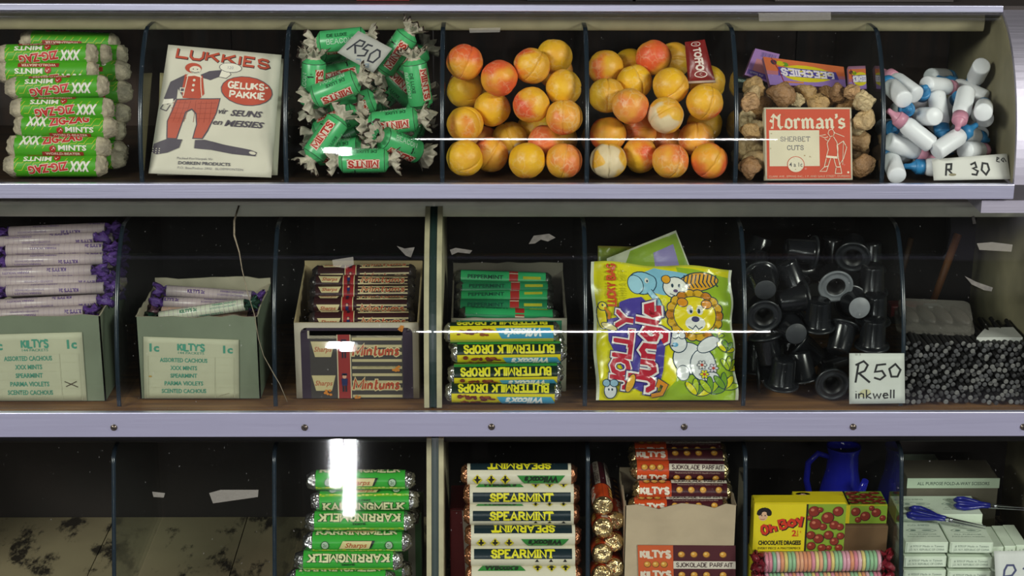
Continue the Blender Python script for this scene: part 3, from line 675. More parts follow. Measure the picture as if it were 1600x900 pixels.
for px, py, Y, tilt, spin, dY, lab in (
    (569, 265, .016, 181, 60, 0, 'green wrapped mint toffee lying level at the bottom middle, nearest the trim'),
    (500, 264, .016, 192, 47, 8, 'green wrapped mint toffee half hidden at the bottom, leaning on the level one'),
    (465, 268, .030, 60, 40, 20, 'green wrapped mint toffee in the bottom corner with its white twist showing'),
    (640, 268, .022, -20, 100, 30, 'green wrapped mint toffee in the bottom corner by the peaches, twists up'),
    (592, 228, .018, 185, 90, 0, 'green wrapped mint toffee in the second layer showing a black price mark'),
    (517, 217, .020, 205, 140, 0, 'green wrapped mint toffee tilted upward in the second layer'),
    (657, 240, .028, 70, 60, 15, 'green wrapped mint toffee standing half buried by the peach partition'),
    (625, 190, .026, 187, 58, 0, 'green wrapped mint toffee with red lettering upside down, above the marked one'),
    (490, 192, .026, 207, 140, 0, 'green wrapped mint toffee tilted upward near the lucky packets, third layer'),
    (618, 82, .060, 55, 70, 0, 'green wrapped mint toffee steeply tilted beside the price card, red lettering'),
    (659, 131, .046, -82, 22, 0, 'green wrapped mint toffee standing upright with red lettering down its side'),
    (534, 64, .058, 6, 128, 0, 'green wrapped mint toffee lying on top behind the price card'),
    (471, 82, .058, 30, 40, 70, 'green wrapped mint toffee end on in the top corner, round white twist facing out'),
    (508, 139, .040, 202, 38, 0, 'green wrapped mint toffee with red lettering upside down, upper pile near the packets'),
    (624, 136, .042, -45, 32, 0, 'green wrapped mint toffee slanting down below the price card'),
    (551, 166, .034, 19, 65, 0, 'green wrapped mint toffee with red lettering upright in the pile middle'),
    (469, 130, .044, 86, 100, 0, 'green wrapped mint toffee standing upright beside the lucky packets'),
    (671, 178, .034, 80, 20, 15, 'green wrapped mint toffee by the peach partition with a frayed white twist'),
    (600, 152, .036, 60, 30, 60, 'green wrapped mint toffee pointing its white twist at the glass'),
    (475, 235, .070, -60, 0, 20, 'green wrapped mint toffee buried low beside the lucky packet partition'),
    (590, 120, .085, -15, 0, 10, 'green wrapped mint toffee in shade behind the slanting one'),
    (480, 165, .060, 30, 60, 10, 'green wrapped mint toffee in shade behind the third layer by the packets'),
    (640, 215, .060, 25, 100, 20, 'green wrapped mint toffee in shade low by the peach partition'),
    (500, 115, .085, 15, 60, 10, 'green wrapped mint toffee in shade beside the upright one by the packets'),
    (668, 100, .070, 50, 20, 30, 'green wrapped mint toffee behind the upright one in the corner by the peaches')):
    d = (RY(-tilt) @ RX(-19) @ RZ(dY) @ Vector((1, 0, 0, 0))).to_3d(); offs = [(d*t, .0114) for t in (-.0125, 0, .0125)]+[(d*t, .0168, .0070) for t in (-.0262, .0262)]
    p = settle(1, px, py, Y, offs, Z1, ymax=.2, xs=(D1[1], D1[2]), k=.85)
    TOF.put(TR(p) @ RY(-tilt) @ RX(-19) @ RZ(dY) @ RX(spin), lab)
def ray_rest(row, px4, Y): return [at(*q, Y) for q in px4]
tag(card(48, 34, [at(*card_px[0], .057), at(*card_px[1], .052), at(*card_px[2], .058), at(*card_px[3], .063)], a, '#aaa9a2').build('price_card'), 'small grey handwritten price card lying on the green mint toffees', 'price card')
# ---------------------------------------------------------------- peach sweets
def peach_mat(name, base, blush, lo, hi, veins=.25, cream=0.):
    mt = bpy.data.materials.new(name); mt.use_nodes = True; nt = mt.node_tree; N, L = nt.nodes, nt.links; b = N['Principled BSDF']; b.inputs['Roughness'].default_value = .46
    b.inputs['Subsurface Weight'].default_value = .08; b.inputs['Subsurface Radius'].default_value = (.004, .002, .001); b.inputs['Subsurface Scale'].default_value = .5
    tc = N.new('ShaderNodeTexCoord'); oi = N.new('ShaderNodeObjectInfo'); ad = N.new('ShaderNodeVectorMath'); sc_ = N.new('ShaderNodeVectorMath'); sc_.operation = 'SCALE'; sc_.inputs['Scale'].default_value = 3.7
    L.new(oi.outputs['Location'], sc_.inputs[0]); L.new(tc.outputs['Object'], ad.inputs[0]); L.new(sc_.outputs[0], ad.inputs[1])
    def nz(scale, det, a0, a1, v0, v1):
        n = N.new('ShaderNodeTexNoise'); n.inputs['Scale'].default_value = scale; n.inputs['Detail'].default_value = det; L.new(ad.outputs[0], n.inputs['Vector'])
        r = N.new('ShaderNodeMapRange'); r.interpolation_type = 'SMOOTHSTEP'; r.inputs[1].default_value = a0; r.inputs[2].default_value = a1; r.inputs[3].default_value = v0; r.inputs[4].default_value = v1; L.new(n.outputs[0], r.inputs[0]); return r.outputs[0]
    def mix(f, c0, c1):
        x = N.new('ShaderNodeMix'); x.data_type = 'RGBA'; L.new(f, x.inputs[0])
        if isinstance(c0, str): x.inputs[6].default_value = lin(c0)
        else: L.new(c0, x.inputs[6])
        x.inputs[7].default_value = lin(c1); return x.outputs[2]
    c = mix(nz(45, 3, .35, .65, 0, 1), base, '#dca22e'); c = mix(nz(30, 2, lo, hi, 0, .92), c, blush)
    vo = N.new('ShaderNodeTexVoronoi'); vo.feature = 'DISTANCE_TO_EDGE'; vo.inputs['Scale'].default_value = 105
    wn = N.new('ShaderNodeTexNoise'); wn.inputs['Scale'].default_value = 120; wn.inputs['Detail'].default_value = 3; L.new(ad.outputs[0], wn.inputs['Vector']); ws = N.new('ShaderNodeVectorMath'); ws.operation = 'SCALE'; ws.inputs['Scale'].default_value = .014; L.new(wn.outputs['Color'], ws.inputs[0])
    wa = N.new('ShaderNodeVectorMath'); L.new(ad.outputs[0], wa.inputs[0]); L.new(ws.outputs[0], wa.inputs[1]); L.new(wa.outputs[0], vo.inputs['Vector'])
    r = N.new('ShaderNodeMapRange'); r.inputs[1].default_value = .0; r.inputs[2].default_value = .09; r.inputs[3].default_value = veins; r.inputs[4].default_value = 0; L.new(vo.outputs[0], r.inputs[0])
    mu = N.new('ShaderNodeMath'); mu.operation = 'MULTIPLY'; L.new(r.outputs[0], mu.inputs[0]); L.new(nz(60, 2, .4, .6, 0, 1), mu.inputs[1])
    c = mix(mu.outputs[0], c, '#e8d9a8')
    if cream: c = mix(nz(38, 1, .52, .56, 0, cream), c, '#d9c9a6')
    L.new(c, b.inputs['Base Color'])
    bp = N.new('ShaderNodeBump'); bp.inputs['Strength'].default_value = .25; bp.inputs['Distance'].default_value = .002; n = N.new('ShaderNodeTexNoise'); n.inputs['Scale'].default_value = 140; L.new(ad.outputs[0], n.inputs['Vector']); L.new(n.outputs[0], bp.inputs['Height']); L.new(bp.outputs[0], b.inputs['Normal'])
    return mt
def peach_mesh(name, mt, deep=.055, seed=0.):
    b = MB(); k = b.mi(mt); bmesh.ops.create_uvsphere(b.bm, u_segments=112, v_segments=40, radius=.0172)
    for v in b.bm.verts:
        d = v.co.normalized(); lat = math.asin(max(-1, min(1, d.z))); az = math.atan2(d.x, -d.y)
        wig = az+.05*noise.noise(Vector((lat*3, seed, 0))); r = 1-deep*math.exp(-(wig/.055)**2)*(max(0, math.cos(lat))**.5)-.05*math.exp(-(az/.3)**2)*math.cos(lat)-.10*math.exp(-((PI/2-lat)/.25)**2)+.035*noise.noise(d*1.5+Vector((seed, 0, 0)))+.014*noise.noise(d*4+Vector((0, seed, 0)))
        v.co = d*.0172*r; v.co.z *= .96
    for f in b.bm.faces: f.smooth = True; f.material_index = k
    return b.build(name)
PM = {'y': peach_mat('peach_yellow', '#e8b41e', '#d9682a', .62, .80), 'r': peach_mat('peach_red', '#eca030', '#dc5230', .38, .60), 'o': peach_mat('peach_orange', '#eaa540', '#dd6a3c', .42, .64, .35), 'b': peach_mat('peach_blush', '#ebb328', '#d94c2e', .47, .66), 'c': peach_mat('peach_cream', '#e5b436', '#d8824a', .60, .78, .3, .9)}
PK = {}
def peach(px, py, Y, c, rot, lab, grp):
    if c not in PK: PK[c] = Kind(peach_mesh('peach_sweet', PM[c], .10 if c in 'c' else .07, len(PK)*3.), 'peach sweet', '')
    p = settle(1, px, py, Y, [(Vector(), .0174)], Z1, ymax=.22, xs=PKX)
    PK[c].put(TR(p) @ RX(-19) @ RZ(rot[0]) @ RY(rot[1]) @ RX(rot[2]), lab, grp)
def peaches(rows, xa, xb, grp):
    global PKX
    PILE.clear(); PKX = (xa, xb)
    for t in rows: peach(t[0], t[1], t[2], t[3], t[4], t[5], grp)
peaches((
    (717, 247, .01, 'y', (70, 40, 10), 'plain yellow peach sweet in the lower corner beside the green toffees'),
    (766, 261, .01, 'o', (10, 30, 0), 'peach sweet with an orange blush, second in the bottom row from the toffees'),
    (823, 261, .01, 'y', (200, 0, 30), 'yellow peach sweet in the middle of the bottom row of the first peach bin'),
    (881, 260, .01, 'o', (5, 10, 0), 'orange peach sweet at the bottom beside the partition to the second peach bin'),
    (796, 217, .012, 'c', (0, -20, 0), 'pale cracked peach sweet with an open crease above the bottom row'),
    (853, 222, .012, 'o', (150, 0, 0), 'pinkish peach sweet to the far side of the cracked one'),
    (716, 194, .02, 'b', (60, 160, 0), 'yellow peach sweet with a red underside beside the green toffees'),
    (883, 183, .02, 'o', (-10, 0, 0), 'orange blushed peach sweet with a soft crease by the partition, mid height'),
    (830, 164, .024, 'b', (180, 10, 20), 'large yellow peach sweet with a red top in the middle of the first peach bin'),
    (769, 170, .024, 'y', (120, 0, 20), 'round yellow peach sweet in the middle of the first peach bin'),
    (725, 142, .03, 'y', (90, 50, 0), 'yellow peach sweet below the red one by the toffee partition'),
    (881, 137, .034, 'y', (150, 90, 0), 'yellow peach sweet under the topmost one by the partition'),
    (780, 122, .042, 'r', (120, 30, 0), 'mostly red peach sweet in the upper middle of the first peach bin'),
    (831, 103, .050, 'b', (20, 30, 0), 'yellow and red creased peach sweet near the top of the first peach bin'),
    (716, 97, .048, 'r', (15, 20, 0), 'red peach sweet on top beside the toffee partition'),
    (866, 88, .066, 'y', (200, 0, 0), 'yellow peach sweet topmost and furthest back in the first peach bin'),
    (752, 222, .045, 'o', (120, 0, 0), 'peach sweet in shade between the two lowest layers of the first peach bin'),
    (836, 200, .05, 'y', (100, 0, 0), 'yellow peach sweet peeping out above the cracked pale one'),
    (896, 225, .045, 'o', (100, 0, 0), 'orange peach sweet in shade by the second bin partition, low down'),
    (702, 135, .06, 'r', (100, 0, 0), 'red peach sweet tucked behind the yellow ones by the toffees'),
    (868, 112, .08, 'o', (100, 0, 0), 'peach sweet tucked behind the topmost yellow one'),
    (750, 155, .08, 'y', (0, 0, 0), 'yellow peach sweet deep in the middle of the first peach bin')), D1[2], D1[3], 'peach sweets in the first bin')
peaches((
    (948, 263, .01, 'c', (0, 0, 0), 'peach sweet with a bare cream patch in the lower corner of the second bin'),
    (1047, 262, .01, 'o', (30, 10, 0), 'orange and yellow peach sweet in the middle of the bottom row, second bin'),
    (1108, 261, .01, 'r', (20, 30, 10), 'peach sweet red underneath at the bottom by the brown lumps'),
    (1000, 242, .012, 'b', (170, 120, 0), 'yellow veined peach sweet with a red side, low in the second bin'),
    (1088, 217, .016, 'o', (-5, 0, 0), 'large pinkish peach sweet with a purple crease beside the brown lumps'),
    (950, 210, .018, 'r', (110, 0, 0), 'red peach sweet low beside the partition of the second peach bin'),
    (1040, 180, .024, 'c', (-30, 60, 0), 'peach sweet with a yellow cap and bare cream belly in the second bin'),
    (1101, 160, .030, 'b', (20, 15, 0), 'red and yellow peach sweet split along its crease under the red bar'),
    (985, 166, .030, 'o', (100, 0, 30), 'orange peach sweet in the middle of the second bin'),
    (943, 149, .036, 'y', (0, 0, 0), 'yellow peach sweet with a deep straight crease by the partition'),
    (1048, 134, .040, 'y', (40, 40, 0), 'bright yellow peach sweet below the topmost red one of the second bin'),
    (991, 128, .044, 'y', (20, -20, 0), 'yellow peach sweet with a faint crease in the upper middle of the second bin'),
    (946, 106, .052, 'b', (150, 60, 0), 'yellow peach sweet with a red foot at the top beside the partition'),
    (1021, 90, .056, 'r', (120, 20, 0), 'orange red peach sweet crowning the second bin'),
    (1053, 94, .085, 'y', (0, 90, 0), 'yellow peach sweet hidden behind the crowning red one'),
    (984, 104, .09, 'y', (0, 90, 0), 'yellow peach sweet low behind the crowning red one'),
    (1000, 204, .05, 'o', (0, 90, 0), 'orange peach sweet in shade in the middle of the second bin'),
    (1042, 222, .05, 'o', (90, 90, 0), 'peach sweet in shade between the pinkish one and the veined one'),
    (1118, 195, .05, 'b', (90, 30, 0), 'peach sweet squeezed behind the split one by the brown lumps'),
    (1126, 130, .075, 'y', (90, 30, 0), 'yellow peach sweet seen through the partition beside the brown lumps')), D1[3], D1[4], 'peach sweets in the second bin')
# ---------------------------------------------------------------- red toffee bar
a = Art(); a.rect(0, 0, 22, 38, '#7c1d1c'); a.up()
a.text('TOFFO', 11, 19, 7, '#d9c9bf', w=22, bold=.05, rot=-90)
a.ell(11, 34, 5, 2.6, '#d9c9bf'); a.up(); a.ell(11, 34, 4.2, 1.9, '#7c1d1c'); a.up(); a.text('N', 11, 34, 2.2, '#d9c9bf')
a.ell(11, 5, 5.5, 3, '#d9c9bf'); a.up(); a.ell(11, 5, 4.6, 2.2, '#7c1d1c'); a.up(); a.text('C', 11, 5, 2.4, '#d9c9bf')
P = [at(1075, 127, .058), at(1117, 125, .058), at(1101, 62, .076), at(1070, 66, .076)]
r_ = empty('toffee_bar', label='dark red wrapped toffee bar lying on the peach sweets', cat='toffee bar')
sheet(22, 38, P, .006, a, '#6d1a19', wr=.0006, rough=.35).build('wrapper', r_)
d = [(P[0]+(P[0]-P[3])*.055), (P[1]+(P[1]-P[2])*.055)]
def zigzag(u, v): return u, v-(.35*abs((u*14) % 1-.5) if v < .5 else 0)
sheet(22, 4, [d[0], d[1], P[1], P[0]], .0003, None, '#b9a08e', wr=.0003, nx=28, ny=2, edge_fn=zigzag).build('crimped_end', r_)
# ---------------------------------------------------------------- brown sweet lumps, orange box, chewing gum packs
def lump_mesh(i):
    c = ['#b89460', '#a67c4a', '#c4a678', '#96704a', '#bd9468', '#d0b88c'][i]
    b = MB(); k = b.mi(mat(c, .6, var=.4, nscale=70, bump=.8, bscale=200)); bmesh.ops.create_icosphere(b.bm, subdivisions=4, radius=1)
    pl = [(Vector((random.gauss(0, 1), random.gauss(0, 1), random.gauss(0, 1))).normalized(), random.uniform(.62, .88)) for _ in range(10)]
    for v in b.bm.verts:
        d = v.co.normalized(); r = 1.0
        for n, h in pl:
            q = d.dot(n)
            if q > .15: r = min(r, h/q*1.0+.05*(1-q))
        r += .16*noise.noise(d*1.9+Vector((i*7, 0, 0)))+.07*noise.noise(d*5+Vector((0, i*3, 0)))+.04*noise.noise(d*12+Vector((0, i*3, 4)))
        v.co = Vector((d.x*1.12, d.y, d.z*.9))*r*.0152
    for f in b.bm.faces: f.smooth = True; f.material_index = k
    return b.build('sherbet_lump')
LUMP = [Kind(lump_mesh(i), 'sweet lump', 'brown sweet lumps in the top row') for i in range(6)]
PILE.clear()
NB = [at(1196, 282, .010), at(1332, 281, .010), at(1330, 168, .028), at(1194, 168, .028)]
for u in range(9):
    for v in range(9): PILE.append((NB[0].lerp(NB[1], u/8).lerp(NB[3].lerp(NB[2], u/8), v/8)+Vector((0, .007, .001)), .005))
GB = [(1192, 132), (1205, 90), (1250, 96), (1318, 104), (1260, 135), (1316, 138), (1165, 128), (1210, 128)]
for n, (px, py, Y, s, v, lab) in enumerate((
    (1167, 270, .012, .95, 3, 'dark brown lump at the shelf in the corner by the peaches'),
    (1180, 258, .014, 1.1, 2, 'pale brown lump low beside the orange box, peach side'),
    (1170, 232, .014, 1.25, 2, 'large pale brown lump leaning on the near edge of the orange box, peach side'),
    (1181, 205, .022, .95, 5, 'small buff lump at mid height beside the orange box, peach side'),
    (1161, 190, .022, 1.0, 5, 'buff ridged lump beside the peach partition'),
    (1186, 171, .030, 1.25, 1, 'big brown lump touching the top corner of the orange box, peach side'),
    (1154, 160, .032, .85, 4, 'orange brown lump by the peach partition below the dark pack'),
    (1176, 149, .040, .8, 2, 'tan lump in front of the tallest lump, peach side'),
    (1178, 137, .050, .95, 0, 'tallest brown lump standing in front of the dark gum pack'),
    (1222, 148, .046, 1.1, 3, 'reddish brown lump in front of the purple and orange gum packs'),
    (1244, 158, .036, .75, 5, 'buff rounded lump above the orange box'),
    (1259, 146, .046, 1.05, 0, 'brown lump under the middle of the orange gum pack'),
    (1277, 161, .036, .9, 0, 'brown lump touching the top edge of the orange box'),
    (1292, 153, .042, .9, 1, 'brown lump under the far end of the orange gum pack'),
    (1310, 145, .048, .85, 3, 'dark brown lump between the two gum packs'),
    (1322, 160, .036, 1.05, 1, 'orange brown lump at the top corner of the orange box, bottle side'),
    (1352, 158, .030, 1.0, 5, 'grey brown ridged lump at the top beside the bottle partition'),
    (1331, 144, .036, .7, 4, 'small lump below the third gum pack'),
    (1350, 187, .026, .95, 2, 'tan lump at mid height beside the bottle partition'),
    (1337, 197, .024, .8, 5, 'buff lump half behind the orange box, bottle side'),
    (1355, 218, .018, 1.2, 4, 'large pinkish brown lump beside the bottle partition'),
    (1341, 237, .018, .95, 3, 'dark lump behind the edge of the orange box, bottle side'),
    (1152, 205, .020, .85, 0, 'tan lump at mid height in the gap by the peach partition'),
    (1152, 250, .016, .95, 5, 'buff lump near the shelf beside the peach partition'),
    (1300, 154, .036, .8, 5, 'buff lump above the orange box near its bottle side corner'),
    (1205, 158, .040, .9, 2, 'tan lump above the top corner of the orange box, peach side'),
    (1351, 267, .012, 1.05, 3, 'glossy dark brown lump at the shelf by the bottle partition'))):
    s *= .74; r = .0132*s
    p = settle(1, px, py, Y, [(Vector(), .0165*s, r)], Z1, ymax=.2, xs=(D1[4], D1[5]), k=.86)
    LUMP[v].put(TR(p) @ Matrix.Rotation(random.uniform(0, 6), 4, Vector((random.random(), random.random(), random.random())).normalized()) @ Matrix.Scale(s, 4), lab)
# orange card box
W, H = 80, 67
a = Art(); O = '#c2492c'; CR = '#d8cfb4'
a.rect(1.5, 1.5, W-1.5, H-1.5, O); a.up()
def black_letter(a, s_, x, y, h, w):
    G = {'N': [[(0, .05), (.12, .0), (.16, .9), (0, .75)], [(.1, .95), (.4, .7), (.62, .98)], [(.52, .9), (.5, .2), (.62, 0), (.78, .12)], [(-.08, .55), (.1, .45)]],
         'o': [[(.1, .58), (.06, .12), (.26, 0), (.44, .12), (.42, .5), (.26, .64), (.1, .58)]], 'r': [[(0, .62), (.1, .52), (.1, .06), (.2, 0)], [(.1, .5), (.26, .66), (.38, .56)]],
         'm': [[(0, .62), (.1, .52), (.1, .06), (.2, 0)], [(.1, .5), (.28, .66), (.38, .54), (.38, .06), (.46, 0)], [(.38, .5), (.56, .66), (.68, .54), (.68, .08), (.8, 0)]],
         'a': [[(.08, .58), (.28, .66), (.42, .5), (.42, .08), (.54, 0)], [(.42, .34), (.1, .26), (.08, .06), (.24, 0), (.42, .14)]], 'n': [[(0, .62), (.1, .52), (.1, .06), (.2, 0)], [(.1, .5), (.3, .66), (.42, .54), (.42, .08), (.54, 0)]],
         "'": [[(.06, 1), (.1, .8), (0, .68)]], 's': [[(.4, .56), (.22, .66), (.06, .52), (.1, .38), (.36, .28), (.38, .12), (.2, 0), (.02, .1)]]}
    WD = {'N': .9, 'o': .6, 'r': .5, 'm': .92, 'a': .64, 'n': .64, "'": .2, 's': .45}; tot = sum(WD[c] for c in s_); q = w/tot; cx = x
    for c in s_:
        for P in G[c]: a.stroke([(cx+px*q, y+py*h) for px, py in P], h*.2, CR, nib=.6)
        cx += WD[c]*q
    a.up()
black_letter(a, "Norman's", 6, 48, 13, 68)
a.rect(4, 13, 50, 46, CR); a.up(); a.rect(4.6, 13.6, 49.4, 45.4, '#d6cdb0'); a.up()
a.slab('SHERBET', 28, 38, 4, '#4a4a5e', w=27, sw=.12, serif=.16); a.slab('CUTS', 28, 30, 4, '#4a4a5e', w=15, sw=.12, serif=.16)
a.ell(28, 14.5, 8, 7.6, O); a.up(); a.ell(28, 14.5, 7.4, 7, '#d8d0b6'); a.up(); a.text('4 a 1c', 28, 14.5, 4, '#3c3c44', w=12, bold=.01)
a.text('CLARK AVE., EPPING INC., 1 P. AND GALE STREET, DURBAN', 40, 3.6, 1.8, '#e0b79c', w=74)
L_ = '#e3d6bb'                                   # line drawing of a trumpeter with a shield
for P, w_ in (([(59, 46), (62, 47), (64, 44), (63, 41), (60, 40), (58, 43), (59, 46)], .5), ([(56, 42), (50, 41), (55, 39), (58, 40)], .6), ([(63, 44), (73, 40)], .5), ([(60, 39), (57, 34), (58, 28), (56, 21), (66, 20), (67, 29), (66, 35), (63, 40)], .6),
    ([(56, 20), (54, 12), (50, 8), (56, 8), (58, 14), (60, 20)], .6), ([(63, 20), (65, 12), (64, 6), (70, 6), (69, 12), (67, 20)], .6), ([(66, 32), (72, 36), (75, 30), (72, 20), (68, 14), (67, 22), (66, 32)], .6), ([(72, 36), (71, 14)], .4), ([(55, 38), (58, 36)], .5), ([(56, 22), (66, 21)], 1.4), ([(54, 12), (58, 13)], .8), ([(65, 12), (69, 12)], .8)): a.stroke(P, w_, L_)
a.ell(76, 7, 1, 1, L_); a.up()
for k in range(26): a.ell(random.uniform(5, 75), random.uniform(8, 64), random.uniform(.2, .7), random.uniform(.2, .5), random.choice(['#8a6a3c', '#6e5638', '#a08050']))
r_ = empty('sweet_box', label='orange and cream printed card box propped in front of the brown lumps', cat='box')
n = (NB[1]-NB[0]).cross(NB[3]-NB[0]).normalized()
Pf = [q+n*.0003 for q in NB]; bx = MB(.6); bx.hexa([q for q in NB]+[q-n*.011 for q in NB], '#cfc5a8'); bx.build('carton', r_)
card(W, H, Pf, a, '#d3cab0').build('printed_front', r_)
# chewing gum packs
def gum_art(W, H, full=True):
    a = Art(); a.rect(0, 0, W, H, '#c8683c'); a.up(); a.rect(0, 0, W, H*.38, '#8d6fae'); a.rect(0, H*.38, W, H*.52, '#b06a72'); a.up()
    a.ell(W*.52, H*.5, W*.34, H*.34, '#c9b91e', 0); a.up(); a.poly([(W*.14, H*.36), (W*.92, H*.33), (W*.89, H*.69), (W*.16, H*.69)], '#4a3f92'); a.up()
    a.slab('BEECHIES', W*.52, H*.51, H*.24, '#d8cfd8', w=W*.66, sw=.3, serif=.25, rot=180); a.ell(W*.2, H*.82, 4, 2.4, '#b9b018'); a.ell(W*.26, H*.8, 3, 2.2, '#5f8a2a'); a.ell(W*.12, H*.84, 3, 2.4, '#43303c')
    a.rect(W*.2, H*.1, W*.45, H*.16, '#c27a3c'); a.up(); a.stroke([(W*.2, 0), (W*.17, H*.5), (W*.1, H)], .8, '#8e2030'); a.up(); return a
def gum(P, W, H, lab, art, th=.007, face='#9d6d86'):
    r_ = empty('gum_pack', label=lab, cat='gum pack', group='chewing gum packs on the brown lumps'); n = (P[1]-P[0]).cross(P[3]-P[0]).normalized()
    b = MB(.35); b.hexa([*P]+[q-n*th for q in P], face); b.build('carton', r_); card(W, H, [q+n*.0003 for q in P], art, face, rough=.35).build('printed_front', r_)
gum([at(1203, 133, .088), at(1322, 137, .088), at(1318, 105, .104), at(1192, 89, .104)], 78, 26, 'orange and purple gum pack with a yellow oval, front one on the lumps', gum_art(78, 26))
a = Art(); a.rect(0, 0, 40, 30, '#9a6fae'); a.up(); a.rect(8, 4, 40, 20, '#b8737a'); a.up()
for k in range(16): a.rect(12+k*1.5, 23, 12+k*1.5+random.choice([.5, .9]), 28, '#4a3f7a')
a.up(); a.rect(2, 2, 34, 7, '#5a3f94'); a.up(); a.text('the beech', 16, 4.5, 2.5, '#cfc6da', w=20, rot=180)
gum([at(1163, 117, .112), at(1204, 131, .112), at(1218, 85, .126), at(1180, 76, .126)], 40, 30, 'purple gum pack with a bar code behind the front gum pack', a)
gum([at(1327, 141, .068), at(1354, 139, .068), at(1352, 103, .081), at(1325, 104, .081)], 26, 30, 'pink and orange gum pack cut off by the bottle partition', gum_art(34, 26))
a = Art(); a.rect(0, 0, 40, 8, '#17201c'); a.up(); a.rect(4, 4.2, 36, 6.5, '#3f5a4c'); a.up(); a.text('STRONG AS EVER', 20, 5.3, 1.6, '#b9c4bc', w=26); a.rect(6, 0, 7, 8, RED)
gum([at(1142, 137, .104), at(1196, 140, .104), at(1194, 127, .112), at(1141, 118, .112)], 40, 8, 'dark green gum pack lying by the peach partition', a, .01, '#18211d')
# ---------------------------------------------------------------- toy feeding bottles
def bottle_kind(col, i):
    k_ = empty('toy_bottle'); b = MB(.35)
    b.lathe([(0, 0), (0, .0072), (.0010, .0084), (.0030, .0086), (.028, .0086), (.031, .0080), (.0335, .0066), (.0345, .0062), (.0345, 0)], mat('#e4e6e8', .38, var=.05), 28, axis='Z'); b.build('body', k_)
    m = mat(col, .4, var=.08); b = MB()
    b.lathe([(.0340, .0064), (.0342, .0075), (.0415, .0072), (.0425, .0062), (.0425, 0)], m, 36, axis='Z', wob=lambda i, t: 1+(.035*math.sin(18*t) if i in (1, 2) else 0)); co = b.build('collar', k_)
    b = MB(); b.lathe([(.0424, .0058), (.0440, .0050), (.0460, .0034), (.0490, .0027), (.0520, .0027), (.0535, .0018), (.0538, 0)], m, 20, axis='Z'); b.build('teat', co)
    return Kind(k_, 'toy bottle', 'toy feeding bottles in the top row')
BOT = {'p': bottle_kind('#c98a9e', 0), 'b': bottle_kind('#2f7fb4', 1)}
PILE.clear()
SG = [at(1459, 282, .010), at(1579, 280, .010), at(1573, 240, .020), at(1456, 249, .020)]
for u in range(9):
    for v in range(3): PILE.append((SG[0].lerp(SG[1], u/8).lerp(SG[3].lerp(SG[2], u/8), v/2)+Vector((0, .004, 0)), .004))
def bottle(bx, by, tx, ty, Y, c, s, lab):
    """base and teat in the photograph's pixels; s: +1 the teat end lies further back, -1 nearer"""
    L = .0538; q = mpp(Y); vx, vz = (tx-bx)*q, -(ty-by)*q; l = math.hypot(vx, vz)
    if l > L*.99: vx, vz, l = vx*L*.99/l, vz*L*.99/l, L*.99
    vy = s*math.sqrt(L*L-l*l); d = (RT*vx+UP*vz+(FW*vy)).normalized()
    offs = [(d*t, .0095, .0082) for t in (-.018, -.006, .006)]+[(d*.017, .0066), (d*.0245, .003)]
    p = settle(1, (bx+tx)/2, (by+ty)/2, Y, offs, Z1, ymax=.2, xs=(D1[5], XR), k=.9)
    BOT[c].put(along(p-d*L/2, p+d*L/2), lab)
